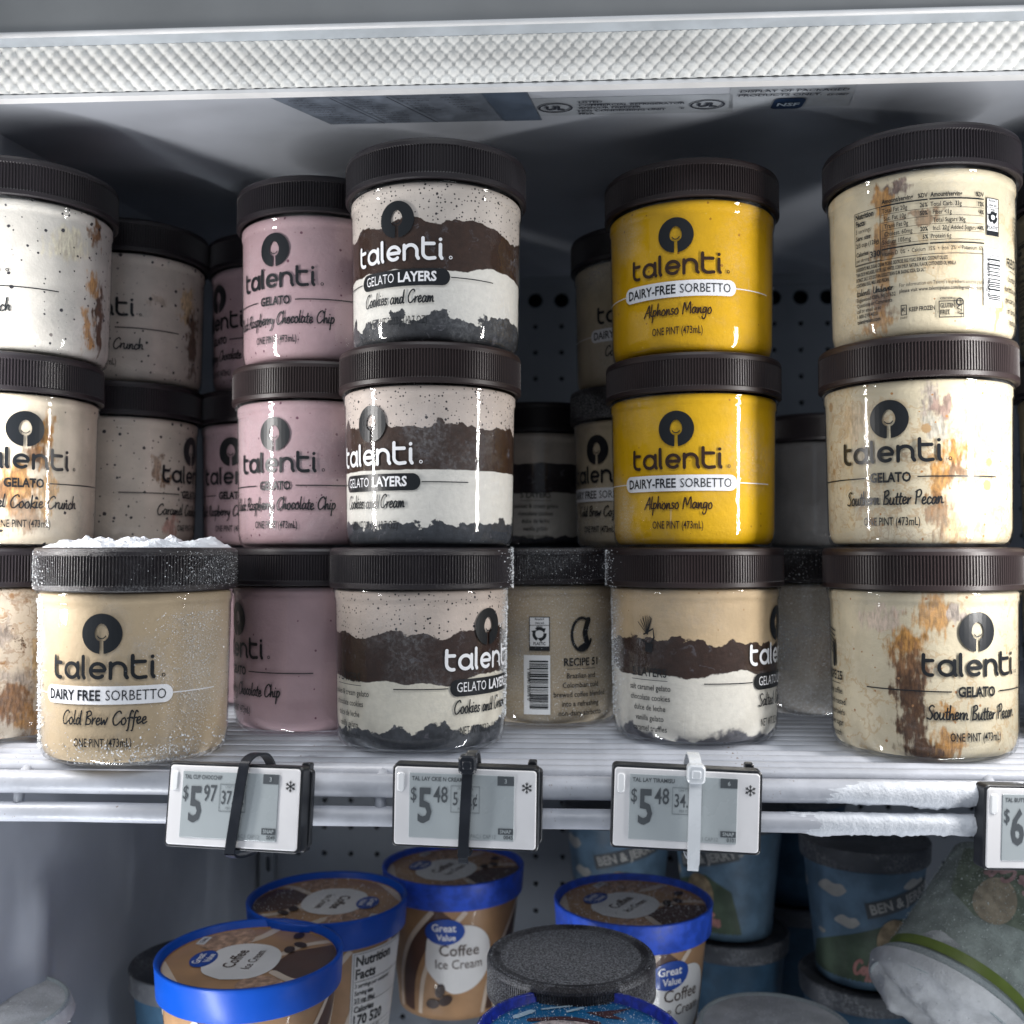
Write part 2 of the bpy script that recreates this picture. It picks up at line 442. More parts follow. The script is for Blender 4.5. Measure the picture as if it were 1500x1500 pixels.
class Print:
    """flat artwork in (x, y) metres with a small lift, later laid on a cylinder, cone or plane"""
    def __init__(s): s.v = []; s.f = []
    def add(s, v, f, x=0, y=0, lift=0.0, rot=0.0):
        b = len(s.v); c, sn = cos(rot), sin(rot)
        for p in v:
            l = lift + (p[2] * 0.00004 if len(p) > 2 else 0)
            s.v.append((x + p[0]*c - p[1]*sn, y + p[0]*sn + p[1]*c, l))
        s.f += [tuple(i + b for i in q) for q in f]
        return s
    def text(s, t, h, x=0, y=0, align='CENTER', bold=0.0, xs=1.0, lift=0.0, rot=0.0, fit=None):
        v, f = text2d(t, h, align, bold, xs)
        if fit and v:
            k = fit / (max(p[0] for p in v) - min(p[0] for p in v)); v = [(p[0] * k, p[1]) for p in v]
        return s.add(v, f, x, y, lift, rot)
    def poly(s, pts, x=0, y=0, lift=0.0, rot=0.0):
        v, f = fill(pts); return s.add(v, f, x, y, lift, rot)
    def rect(s, x0, x1, y0, y1, lift=0.0):
        return s.add([(x0,y0),(x1,y0),(x1,y1),(x0,y1)], [(0,1,2,3)], 0, 0, lift)
    def frame(s, x0, x1, y0, y1, w, lift=0.0):
        s.rect(x0, x1, y0, y0+w, lift); s.rect(x0, x1, y1-w, y1, lift)
        s.rect(x0, x0+w, y0+w, y1-w, lift); return s.rect(x1-w, x1, y0+w, y1-w, lift)
    def stroke(s, pts, w, x=0, y=0, lift=0.0, cap=True):
        v, f = ribbon(pts, w, cap); return s.add(v, f, x, y, lift)
    def hand(s, t, xh, w, x=0, y=0, slant=.12, fit=None, align='CENTER', lift=0.0):
        S, W = strokes_line(t, HW, xh, w, .02, slant, True, .06, random.Random(len(t)))
        k = fit / W if fit else 1
        dx = {'CENTER': -W*k/2, 'LEFT': 0, 'RIGHT': -W*k}[align]
        for j, st in enumerate(S): s.stroke([(p[0]*k, p[1]) for p in st], w, x + dx, y, lift + j % 5 * 1e-5)
        return s
    def wordmark(s, xh, w, x=0, y=0, lift=0.0, fit=None):
        S, W = strokes_line('talenTi', WM, xh, w, .26)
        k = fit / W if fit else 1
        for j, st in enumerate(S): s.stroke([(p[0]*k, p[1]) for p in st], w, x - W*k/2, y, lift + j % 5 * 1e-5)
        s.stroke(arc(0, 0, .0007, 0, 350, 10), .0004, x + W*k/2 + .0022, y + .0007, lift)
        return s
    def pill(s, w, h, x=0, y=0, lift=0.0, skew=0):
        r = h / 2 * .95
        p = arc(w/2 - r, 0, r, -90, 90, 10, h/2) + arc(-w/2 + r, 0, r, 90, 270, 10, h/2)
        return s.poly(p, x, y, lift)
    def oval(s, rx, ry, x=0, y=0, lift=0.0, rot=0.0, n=32):
        return s.poly(arc(0, 0, rx, 0, 360 - 360/n, n-1, ry), x, y, lift, rot)
    def emblem(s, r, x=0, y=0, lift=0.0):
        hw = r * .085
        out = arc(0, 0, r, -84, 264, 44)
        bowl = [(-hw, -.36*r)]
        egg = []
        for k in range(0, 25):
            a = rad(-108 - 324 * k / 24)
            ex = .34 * r * cos(a) * (1 - .14 * sin(a)); ey = .06*r + .44 * r * sin(a)
            egg.append((ex, ey))
        bowl += egg + [(hw, -.36*r)]
        pts = out + bowl
        s.poly(pts, x, y, lift)
        s.stroke(arc(0, .06*r, .25*r, 215, 325, 8, .3*r), r * .055, x, y, lift)
        return s
    def _cut(s, step):
        bm = bmesh.new()
        vs_ = [bm.verts.new(p) for p in s.v]
        for q in s.f:
            try: bm.faces.new([vs_[i] for i in q])
            except ValueError: pass
        xs_ = [p[0] for p in s.v]
        k = math.floor(min(xs_) / step) + 1
        while k * step < max(xs_):
            bmesh.ops.bisect_plane(bm, geom=bm.verts[:] + bm.edges[:] + bm.faces[:], plane_co=(k*step, 0, 0), plane_no=(1, 0, 0), dist=1e-7)
            k += 1
        return bm
    def on_cone(s, name, rf, base=0.00012, step=.0022):
        """x runs along the arc, y is height, rf(z) the radius"""
        bm = s._cut(step)
        for v in bm.verts:
            x, z, l = v.co; a = x / rf(.04); r = rf(z) + base + l
            v.co = (r * sin(a), -r * cos(a), z)
        me = bpy.data.meshes.new(name); bm.to_mesh(me); bm.free()
        return me
    def on_plane(s, name, o, ux, uy, base=0.00012):
        n = ux.cross(uy)
        v = [o + ux * p[0] + uy * p[1] + n * (base + p[2]) for p in s.v]
        return mesh_from(name, v, s.f)

# ------------------------------------------------------------------ the cabinet
LINER = plain('cabinet_liner', (0.42, 0.45, 0.505), 0.55, 0.5, var=.12, vscale=9, bump=.06, bscale=40)
BACKM = plain('back_liner', (0.24, 0.265, 0.30), 0.5, 0.4, var=.1, vscale=12)
HOLE = plain('duct_shade', (0.015, 0.017, 0.02), 0.8, 0.1)
STEEL = plain('header_steel', (0.23, 0.24, 0.245), 0.45, 0.4, var=.10, vscale=14)
LIPM = plain('lip_grey', (0.42, 0.46, 0.50), 0.4, 0.5, var=.15, vscale=30)
TRIMW = plain('trim_white', (0.76, 0.77, 0.78), 0.4, 0.5, var=.06, vscale=40)
LENS = plain('diffuser_acrylic', (0.84, 0.84, 0.81), 0.30, 0.6, var=.10, vscale=16)
LENS.node_tree.nodes['Principled BSDF'].inputs['Emission Color'].default_value = (1, .98, .94, 1); LENS.node_tree.nodes['Principled BSDF'].inputs['Emission Strength'].default_value = .06
WIRE = plain('wire_coating', (0.46, 0.48, 0.53), 0.42, 0.5, var=.14, vscale=35, bump=.25, bscale=220)
_nt = WIRE.node_tree; _b = _nt.nodes['Principled BSDF']; _tc = N(_nt, 'ShaderNodeTexCoord').outputs['Object']
_k = mth(_nt, 'MULTIPLY', ramp(_nt, noise_tex(_nt, _tc, 700, 2), .66, .72), ramp(_nt, noise_tex(_nt, _tc, 18, 3), .54, .62))
_old = _b.inputs['Base Color'].links[0].from_socket
L(_nt, mixc(_nt, mth(_nt, 'MULTIPLY', _k, .8), _old, (.16, .11, .08)), _b.inputs['Base Color'])
RAIM = plain('rime_ice', (0.64, 0.67, 0.72), 0.5, 0.5, var=.08, vscale=90, bump=.5, bscale=700)

YB = 0.985
def ceil_z(y): return 0.3290 + (y - 0.495) * 0.0712
XL, XR = -0.318, 0.95
def struct(mb, name, m, smooth=False):
    o = mb.build(name, m, None, smooth); o['kind'] = 'structure'; return o

# ceiling slab
mb = MB()
mb.add([(XL-.05,.497,ceil_z(.497)),(XR,.497,ceil_z(.497)),(XR,YB+.03,ceil_z(YB+.03)),(XL-.05,YB+.03,ceil_z(YB+.03)),
        (XL-.05,.497,.47),(XR,.497,.47),(XR,YB+.03,.47),(XL-.05,YB+.03,.47)],
       [(0,3,2,1),(4,5,6,7),(0,1,5,4),(1,2,6,5),(2,3,7,6),(3,0,4,7)])
struct(mb, 'ceiling', LINER)
# left wall, slightly flared; a bulge of frost and a pressed rib low down
mb = MB()
ny, nz = 60, 60
for j in range(nz + 1):
    for i in range(ny + 1):
        y = .445 + (YB + .02 - .445) * i / ny; z = -.62 + (.33 + .62) * j / nz
        x = -.322 + .044 * (y - .445)
        rib = math.exp(-((y - .60 - .02*(z+.3)) / .012) ** 2) * .006 if z < -.11 else 0
        fr = max(0, mnoise.noise(Vector((y * 14, z * 14, 3)))) * .006 if z < -.0 else 0
        mb.v.append((x + rib + fr, y, z if j < nz else ceil_z(y) + .004))
for j in range(nz):
    for i in range(ny):
        a = j * (ny + 1) + i; mb.f.append((a, a + 1, a + ny + 2, a + ny + 1))
mb.box(-.36, -.345, .445, YB + .02, -.62, .40)
struct(mb, 'wall_left', LINER, True)
struct(MB().box(XR - .01, XR, .445, YB + .02, -.62, .46), 'right_light_blocker', LINER)  # added out of view to block outside light; the cabinet itself runs on
struct(MB().box(XL - .05, XR, .44, YB + .02, -.66, -.62), 'floor', LINER)

# perforated back panel with real holes and a near-black sheet behind that paints in the duct's shade
mb = MB()
pit = .0254; seg = 16
def hole_cell(cx, cz, r, y=YB, dep=.004):
    h = pit / 2
    sq = []
    for k in range(seg):
        a = 2 * pi * (k + .5) / seg
        m_ = max(abs(cos(a)), abs(sin(a))); sq.append((cx + h * cos(a) / m_, cz + h * sin(a) / m_))
    # exact corners keep cells watertight
    ci = [(cx + r * cos(2*pi*(k+.5)/seg), cz + r * sin(2*pi*(k+.5)/seg)) for k in range(seg)]
    v = [(x, y, z) for x, z in sq] + [(x, y, z) for x, z in ci] + [(x, y + dep, z) for x, z in ci]
    f = []
    for k in range(seg):
        k2 = (k + 1) % seg
        f.append((k, k2, seg + k2, seg + k)); f.append((seg + k, seg + k2, 2*seg + k2, 2*seg + k))
    b = len(v)
    for j, (sx, sz) in enumerate(((1,1),(-1,1),(-1,-1),(1,-1))):
        v.append((cx + sx*h, y, cz + sz*h)); k = 2 * 2 * j // 1 + 1 if False else (4*j + 1)
        f.append(((4*j + 1) % seg, b + j, (4*j + 2) % seg))
    mb.add(v, f)
z_top = 0.341
x0c = -0.283
for i in range(46):
    hole_cell(x0c + pit * i, z_top, .0073)
    for j in range(1, 33):
        hole_cell(x0c + pit * i, z_top - pit * j, .0024)
struct(mb, 'wall_back', BACKM)
struct(MB().box(XL - .05, XR, YB + .012, YB + .02, -.62, .45), 'duct_shade_sheet', HOLE)
struct(MB().box(XL - .05, XR, YB - .002, YB + .010, z_top + pit / 2 - .0005, .40), 'wall_back_top', BACKM)

# slotted shelf standard in the back corner
st = MB(); zz = -.60
while zz < .33:
    st.box(-.290, -.286, YB - .010, YB - .004, zz, zz + .0254)
    st.box(-.282, -.278, YB - .010, YB - .004, zz, zz + .0254)
    st.box(-.286, -.282, YB - .010, YB - .004, zz, zz + .012)
    zz += .0254
tag(st.build('shelf_standard', BACKM), 'grey slotted upright shelf strip in the back left corner', 'shelf upright')

# header over the opening: steel face, lip, white bead, prismatic lens, lower rail
xa, xb = -.42, .62
hd = empty('cabinet_header', (0.1, .48, .35))
tag(hd, 'grey steel header with white bead above the textured light lens', 'header')
def child_world(mb, name, m, par, smooth=False):
    loc = par.matrix_basis.translation
    mb.v = [(x - loc.x, y - loc.y, z - loc.z) for x, y, z in mb.v]
    return mb.build(name, m, par, smooth)
child_world(MB().box(xa, xb, .4755, .50, .3505, .47), 'steel_face', STEEL, hd)
v, f = tube([(xa, .4755, .3493), (xb, .4755, .3493)], .0013, 10)
child_world(MB().add(v, f), 'bead', TRIMW, hd, True)
child_world(MB().box(xa, xb, .4765, .4870, .3491, .3502), 'lip', LIPM, hd)
lf = empty('light_fixture', (0.1, .49, .32))
tag(lf, 'long white light fixture with dimpled prismatic lens across the top', 'light fixture')
mb = MB()
a_, b_ = .0072, .0078
zl0, zl1 = .3262, .3490
nx, nz = 1150, 44
for j in range(nz + 1):
    for i in range(nx + 1):
        x = xa + (xb - xa) * i / nx; z = zl0 + (zl1 - zl0) * j / nz
        best = 9
        for (ox, oz) in ((0, 0), (.5, .5)):
            dx = ((x / a_ - ox + .5) % 1) - .5; dz = ((z / b_ - oz + .5) % 1) - .5
            best = min(best, dx * dx + (dz * 1.0) ** 2)
        h = .0030 * (1 - min(1, best / .27)) ** .8
        sag = .0004 * mnoise.noise(Vector((x * 9, z * 20, 0)))
        mb.v.append((x, .4905 - h + sag - (z - zl0) * .06, z))
for j in range(nz):
    for i in range(nx):
        q = j * (nx + 1) + i; mb.f.append((q, q + 1, q + nx + 2, q + nx + 1))
child_world(mb, 'lens', LENS, lf, True)
child_world(MB().box(xa, xb, .4885, .4945, .3240, .3258), 'rail', TRIMW, lf)
child_world(MB().box(xa, xb, .4915, .4965, .3261, .3489), 'housing', LIPM, lf)

# printed notices on the ceiling
def on_ceiling(px, py):
    r = ray(px, py); # z = EYE.z + t r.z = ceil_z(t r.y)
    t = (0.3290 - .495 * .0712 - EYE.z) / (r.z - .0712 * r.y)
    return EYE + r * t
cn = Vector((0, -1, -.0712)).normalized(); cx_ = Vector((1, 0, 0))
LBL = plain('notice_film', (0.17, 0.20, 0.25), 0.5, 0.4, var=.3, vscale=55)
LBD = plain('notice_film_dark', (0.09, 0.12, 0.17), 0.5, 0.4, var=.2, vscale=50)
SILV = plain('notice_silver', (0.34, 0.37, 0.41), 0.45, 0.4, var=.12, vscale=40)
NINK = plain('notice_ink', (0.03, 0.035, 0.05), 0.5)
def ceiling_notice(name, px, py, label):
    o = on_ceiling(px, py); e = empty(name, o); tag(e, label, 'notice', None); return e, o
def pr_ceiling(pr, name, m, e, base=.0002):
    link(name, pr.on_plane(name, Vector((0, 0, 0)), cx_, cn, base), e, m)
e, o = ceiling_notice('rating_label', 595, 158, 'wide blue-grey rating label with fine print on freezer ceiling')
W = .060; Hh = .030
sk = Print().poly([(-.068, .021), (-.045, -.022), (.071, -.022), (.064, .021)]); pr_ceiling(sk, 'film', LBL, e, .0002)
pr_ceiling(Print().poly([(.041, .0205), (.0505, -.0215), (.0705, -.0215), (.0635, .0205)]), 'side_panel', LBD, e, .0006)
pt = Print(); rr = random.Random(3)
for c, (x0, wd) in enumerate(((-.058, .026), (-.030, .026), (-.002, .020), (.020, .019))):
    for k in range(11):
        y = .016 - k * .0034; xx = x0 + k * .0018
        w_ = wd * rr.uniform(.55, .95)
        if c > 1 and k > 6: continue
        pt.text('MODEL SERIAL VOLTS AMPS HERTZ PHASE CHARGE'[rr.randint(0, 8):rr.randint(24, 40)], .0016, xx, y, 'LEFT', .01, w_ / .055)
for x0 in (-.032, -.003): pt.stroke([(x0 - .004, .019), (x0 + .017, -.019)], .0007)
pr_ceiling(pt, 'fine_print', NINK, e, .0012)
e, o = ceiling_notice('certification_label', 915, 153, 'silver notice with two oval safety marks on freezer ceiling')
pr_ceiling(Print().poly([(-.054,.012),(-.048,-.014),(.058,-.014),(.054,.012)]), 'film', SILV, e, .0002)
pt = Print()
for xx in (-.036, .043):
    pt.stroke(arc(xx, -.001, .0085, 0, 352, 28, .0062), .0011)
    pt.text('UL', .0052, xx, -.0038, 'CENTER', .04, 1.1)
pt.text('c', .003, .0305, -.006, 'CENTER', .03)
for k, tx in enumerate(('LISTED', 'COMMERCIAL REFRIGERATOR', 'AND/OR FREEZER', 'LESS CONDENSING UNIT', '385A')):
    pt.text(tx, .0024, -.024, .0055 - k * .0042, 'LEFT', .03, 1.15)
pr_ceiling(pt, 'lettering', NINK, e, .0008)
e, o = ceiling_notice('sanitation_label', 1150, 140, 'notice with dark blue rounded badge on freezer ceiling')
pr_ceiling(Print().poly([(-.030,.016),(-.026,-.016),(.036,-.016),(.032,.016)]), 'film', SILV, e, .0002)
pt = Print()
pt.text('DISPLAY OF PACKAGED', .003, -.024, .0075, 'LEFT', .02, 1.15); pt.text('PRODUCTS ONLY.', .003, -.024, .0020, 'LEFT', .02, 1.15); pt.text('85-0887', .0022, .026, .001, 'CENTER', .02)
pr_ceiling(pt, 'lettering', NINK, e, .0008)
rb = arc(.008-.003, .0075-.003, .003, 0, 90, 5) + arc(-.008+.003, .0075-.003, .003, 90, 180, 5) + arc(-.008+.003, -.0075+.003, .003, 180, 270, 5) + arc(.008-.003, -.0075+.003, .003, 270, 360, 5)
pr_ceiling(Print().poly(rb, .0035, -.0095), 'badge', plain('badge_blue', (.012, .03, .075), .4), e, .0008)
pr_ceiling(Print().text('NSF', .0042, .0035, -.0115, 'CENTER', .03, 1.1), 'badge_lettering', plain('badge_text', (.35, .42, .5), .5), e, .0012)

# ------------------------------------------------------------------ wire shelves
def wire_shelf(name, z, label, x0, x1, y0, y1, pitch, front=True):
    s = empty(name, (0, y0, z)); tag(s, label, 'shelf')
    v, f = tube([(x0, 0, 0), (x1, 0, 0)], .0031, 10)
    wm = mesh_from('wire', v, f, True)
    y = 0.010
    while y < y1 - y0:
        w = link('wire', wm, s, WIRE); w.location = (0, y, -.0034 + random.uniform(-.0003, .0003)); y += pitch
    v, f = tube([(0, .006, 0), (0, y1 - y0, 0)], .0028, 8)
    cm = mesh_from('cross_rod', v, f, True)
    x = x0 + .03
    while x < x1:
        c = link('cross_rod', cm, s, WIRE); c.location = (x, 0, -.0095); x += .15
    if front:
        for nm, yy, zz_, r in (('front_rail', .0, -.0085, .0053), ('front_rail', -.001, -.0222, .0045)):
            pts = [(x0 + (x1 - x0) * k / 60, yy, zz_ + .0004 * mnoise.noise(Vector((k * .3, zz_ * 900, 0)))) for k in range(61)]
            v, f = tube(pts, r, 14); link(nm, mesh_from(nm, v, f, True), s, WIRE)
        for xx in (-.255, -.085, .085, .19, .36):
            v, f = tube([(xx, .009, -.004), (xx, .0035, -.0065), (xx, .001, -.011), (xx, -.0005, -.021)], .0026, 8)
            link('stay', mesh_from('stay', v, f, True), s, WIRE)
    return s
SH = wire_shelf('wire_shelf', 0.0, 'white coated wire shelf carrying the stacked jars', -.312, .70, .4695, .965, .0135)
wire_shelf('wire_shelf', -.345, 'white wire shelf below, under the blue-lidded tubs', -.312, .70, .4595, .965, .0150, False)

# rime hanging under the rails on the right
mb = MB()
def rime(x0, x1, zc, amp, seed, r0):
    n = int((x1 - x0) / .0012); k = 14
    b = len(mb.v)
    for i in range(n + 1):
        x = x0 + (x1 - x0) * i / n
        env = min(1, (i / n) * 3, (1 - i / n) * 6)
        dr = max(0, mnoise.noise(Vector((x * 34, seed, 0))) + .05) ** 1.6 * amp * 2.2 + .0012 * abs(mnoise.noise(Vector((x * 400, seed, 2))))
        for q in range(k):
            a = 2 * pi * q / k
            rr_ = r0 * (.82 + .18 * env) + .0006 * mnoise.noise(Vector((x * 250, cos(a) * 3, sin(a) * 3 + seed))) * env
            z = sin(a) * rr_
            if sin(a) < -.2: z -= dr * env * (-sin(a))
            mb.v.append((x, .4695 - .0016 * env + cos(a) * rr_ * .95, zc + z))
    for i in range(n):
        for q in range(k):
            q2 = (q + 1) % k
            mb.f.append((b+i*k+q, b+i*k+q2, b+(i+1)*k+q2, b+(i+1)*k+q))
rime(.070, .235, -.0222, .0062, 1.3, .0047)
rime(.100, .225, -.0087, .0014, 4.1, .00535)
r_ = child_world(mb, 'rime', RAIM, SH, True); r_['kind'] = 'stuff'
mb = MB()
def crystal(mb, p, s, rng):
    a = [Vector((rng.uniform(-1, 1), rng.uniform(-1, 1), rng.uniform(-1, 1))) * s + p for _ in range(4)]
    mb.add(a, [(0,1,2),(0,2,3),(0,3,1),(1,3,2)])

# ------------------------------------------------------------------ jars
H = 0.1005; RB = 0.0447
def r_body(z): return .0439 + min(max(z - .009, 0), .063) / .063 * .0010
PROF = [(0.0001, .0022), (.030, .0020), (.0355, .0006), (.0385, .0000), (.0408, .0005), (.0424, .0018), (.0434, .0042), (.0439, .0085)]
for k in range(1, 9): PROF.append((r_body(.009 + .063 * k / 8), .009 + .063 * k / 8))
PROF += [(.04495, .0728), (.04535, .0735), (.0455, .0745), (.0455, .0768), (.0459, .0775), (.0462, .0782), (.0462, .0792), (.0455, .0800), (.0452, .0870)]
BODY = lathe_mesh('jar_wall', PROF, 112)
GAP = .0006
FILLP = [(0.0001, .0026), (.036, .0020), (.0395, .0018), (.0413, .0028), (.0424, .0050), (.0439 - GAP, .0090)] + [(r_body(.009 + .063 * k / 8) - GAP, .009 + .063 * k / 8) for k in range(1, 9)] + [(.0444, .0742), (.0449, .0748), (.0449, .0782), (.0440, .0792), (.0001, .0796)]
FILL = lathe_mesh('filling', FILLP, 112, R=RB)
def clear_wall(name, fog=.16, grain=520):
    m = bpy.data.materials.new(name); m.use_nodes = True; nt = m.node_tree
    nt.nodes.remove(nt.nodes['Principled BSDF']); out = nt.nodes['Material Output']
    tc = N(nt, 'ShaderNodeTexCoord').outputs['Object']; oi = N(nt, 'ShaderNodeObjectInfo')
    ad = N(nt, 'ShaderNodeVectorMath', operation='ADD'); L(nt, tc, ad.inputs[0])
    mu = mth(nt, 'MULTIPLY', oi.outputs['Random'], 7.0); L(nt, mu, ad.inputs[1]); p = ad.outputs[0]
    tr = N(nt, 'ShaderNodeBsdfTransparent'); tr.inputs[0].default_value = (.975, .978, .98, 1)
    gl = N(nt, 'ShaderNodeBsdfGlossy'); gl.inputs['Roughness'].default_value = .05
    bn = N(nt, 'ShaderNodeBump'); bn.inputs['Strength'].default_value = .22; bn.inputs['Distance'].default_value = .0005
    st = N(nt, 'ShaderNodeVectorMath', operation='MULTIPLY'); L(nt, p, st.inputs[0]); st.inputs[1].default_value = (1, 1, .35)
    L(nt, noise_tex(nt, st.outputs[0], 170, 4), bn.inputs['Height']); L(nt, bn.outputs[0], gl.inputs['Normal'])
    ge = N(nt, 'ShaderNodeNewGeometry'); dt = N(nt, 'ShaderNodeVectorMath', operation='DOT_PRODUCT')
    L(nt, ge.outputs['Incoming'], dt.inputs[0]); L(nt, ge.outputs['Normal'], dt.inputs[1])
    cs = mth(nt, 'SUBTRACT', 1.0, mth(nt, 'ABSOLUTE', dt.outputs['Value']))
    fres = mth(nt, 'ADD', mth(nt, 'MULTIPLY', mth(nt, 'POWER', cs, 5.0), .85), .045)
    m1 = N(nt, 'ShaderNodeMixShader'); L(nt, fres, m1.inputs[0]); L(nt, tr.outputs[0], m1.inputs[1]); L(nt, gl.outputs[0], m1.inputs[2])
    df = N(nt, 'ShaderNodeBsdfDiffuse'); df.inputs['Color'].default_value = (.66, .69, .72, 1)
    big = ramp(nt, noise_tex(nt, p, 22, 4, .6), .47, .72)
    fine = ramp(nt, noise_tex(nt, p, grain, 4, .7), .40, .70)
    # thin rubbed scratches running up the wall
    sv = N(nt, 'ShaderNodeVectorMath', operation='MULTIPLY'); L(nt, p, sv.inputs[0]); sv.inputs[1].default_value = (1, 1, .03)
    scr = mth(nt, 'MULTIPLY', ramp(nt, noise_tex(nt, sv.outputs[0], 420, 2), .70, .76), ramp(nt, noise_tex(nt, p, 30, 2), .55, .66))
    fac = mth(nt, 'ADD', mth(nt, 'MULTIPLY', mth(nt, 'MULTIPLY', big, mth(nt, 'ADD', mth(nt, 'MULTIPLY', fine, .8), .2)), fog), mth(nt, 'MULTIPLY', scr, .22))
    m2 = N(nt, 'ShaderNodeMixShader'); L(nt, fac, m2.inputs[0]); L(nt, m1.outputs[0], m2.inputs[1]); L(nt, df.outputs[0], m2.inputs[2])
    L(nt, m2.outputs[0], out.inputs['Surface'])
    return m
WALL = clear_wall('clear_jar_wall')
WALLF = clear_wall('clear_jar_wall_frosty', .55, 900)
def lid_mesh():
    n = 200; v = []; f = []
    rows = [(.0450, .0803, 0), (.0472, .0800, 0), (.0480, .0806, 0), (.04805, .0826, 0), (.0479, .0832, 1), (.0479, .0962, 1), (.0480, .0968, 0), (.0479, .0985, 0), (.0473, .0998, 0), (.0462, .1004, 0), (.0446, .1005, 0), (.0434, .1001, 0), (.0428, .0997, 0), (.0420, .0996, 0), (.030, .0996, 0), (.0001, .0996, 0)]
    m = n * 4
    for r, z, rg in rows:
        for k in range(m):
            a = 2 * pi * k / m
            rr = r - (.00062 if rg and (k % 4) in (2, 3) else 0)
            v.append((rr * sin(a), -rr * cos(a), z))
    for j in range(len(rows) - 1):
        for k in range(m):
            k2 = (k + 1) % m
            f.append((j*m+k, j*m+k2, (j+1)*m+k2, (j+1)*m+k))
    return mesh_from('lid', v, f)
LIDME = lid_mesh()

rbf = lambda z: r_body(z)
def art(name, pr, m): return (name, pr.on_cone(name, rbf), m)
EMB = Print().emblem(.0092, 0, .0612)
ART = {}
def common(word_m, x=0):
    return [art('emblem', EMB, INK), art('wordmark', Print().wordmark(.0069, .0017, 0, .0410, fit=.0500), word_m)]
def gelato(flavor, fit, ink=INK, left=True):
    pr = Print().text('GELATO', .0044, 0, .0312, 'CENTER', .035, fit=.0195)
    return common(INK) + [art('category_lettering', pr, INK), art('rule_line', Print().rect(.0125, .052, .0331, .0337), INK), art('rule_line', Print().rect(-.052, -.0125, .0331, .0337), INK),
            art('flavor_lettering', Print().hand(flavor, .0033, .00075, 0, .0205, fit=fit), INK),
            art('volume_lettering', Print().text('ONE PINT (473mL)', .0038, 0, .0105, 'CENTER', .012, fit=.0270), INK)]
def sorbetto(flavor, fit, hyphen, ink):
    pr = Print().text('DAIRY-FREE' if hyphen else 'DAIRY FREE', .0046, -.0288, .0309, 'LEFT', .018, fit=.0285)
    pr.text('SORBETTO', .0046, .0285, .0309, 'RIGHT', -.004, fit=.0265)
    return common(ink) + [art('banner', Print().pill(.0635, .0083, 0, .0332), WHITE), ('banner_lettering', pr.on_cone('banner_lettering', rbf, .0003), INK),
            art('rule_line', Print().rect(.0317, .056, .0330, .0335), WHITE), art('rule_line', Print().rect(-.056, -.0317, .0330, .0335), WHITE),
            art('flavor_lettering', Print().hand(flavor, .0031, .0007, 0, .0200, fit=fit), ink),
            art('volume_lettering', Print().text('ONE PINT (473mL)', .0038, 0, .0098, 'CENTER', .012, fit=.0270), ink)]
def layers_art(flavor, fit, net, listing):
    pr = Print().text('GELATO', .0046, -.0195, .0300, 'LEFT', -.002, fit=.0180); pr.text('LAYERS', .0046, .0008, .0300, 'LEFT', .03, fit=.0195)
    U = -.0805
    li = Print().text('5 LAYERS', .0042, U, .0345, 'CENTER', .012, .85).rect(U - .011, U + .011, .0325, .0328)
    for k, t in enumerate(listing): li.text(t, .0028, U, .0275 - k * .0052, 'CENTER', .008, .82)
    return common(WHITE) + [art('banner', Print().pill(.0500, .0083, 0.002, .0320), INK), ('banner_lettering', pr.on_cone('banner_lettering', rbf, .0003), WHITE),
            art('rule_line', Print().rect(.0275, .051, .0317, .0322), INK), art('rule_line', Print().rect(-.051, -.0240, .0317, .0322), INK),
            art('flavor_lettering', Print().hand(flavor, .0032, .0007, -.001, .0195, fit=fit), INK),
            art('weight_lettering', Print().text(net, .0038, -.001, .0092, 'CENTER', .006, fit=.0330), INK),
            art('layer_list', li, INK)]
def barcode_parts(u, v, w, h, digits, seed):
    rr = random.Random(seed); y = v + h/2 - .003; pr = Print()
    while y > v - h/2 + .003:
        t = rr.choice((.0003, .0003, .0006, .0009)); pr.rect(u - w*.28, u + w*.42, y - t, y); y -= t + rr.choice((.0003, .0004, .0007))
    pr.text(digits, .0018, u - w*.36, v, 'CENTER', .01, 1.0, 0, -pi/2)
    return [art('barcode_panel', Print().rect(u - w/2, u + w/2, v - h/2, v + h/2), BARW), ('barcode', pr.on_cone('barcode', rbf, .0003), INK)]
def recycle_parts(u, v, w, h):
    fr = Print().frame(u - w/2, u + w/2, v - h/2, v + h/2, .0004)
    fr.rect(u - w/2 + .0004, u + w/2 - .0004, v + h*.24, v + h*.255).rect(u - w/2, u + w/2, v - h/2, v - h*.37, 2e-5)
    for k in range(3): fr.text(('Recycle if', 'clean and', 'empty')[k], .0012, u, v + h*.40 - k*.0021, 'CENTER', .01, .75)
    fr.text('PLASTIC', .0016, u, v - h*.33, 'CENTER', .02, .8)
    for k in range(3):
        a0 = 90 + 120*k
        fr.stroke(arc(u, v - .0002, w*.27, a0 - 38, a0 + 38, 6), .0017, cap=False)
        ah = rad(a0 - 48); fr.poly([(.0017*cos(ah+k2), .0017*sin(ah+k2)) for k2 in (0, 2.1, 4.2)], u + w*.27*cos(ah), v + w*.27*sin(ah), 3e-5)
    return [art('recycling_panel', Print().rect(u - w/2, u + w/2, v - h/2, v + h/2, -5e-5), BARW), ('recycling_mark', fr.on_cone('recycling_mark', rbf, .0002), INK)]

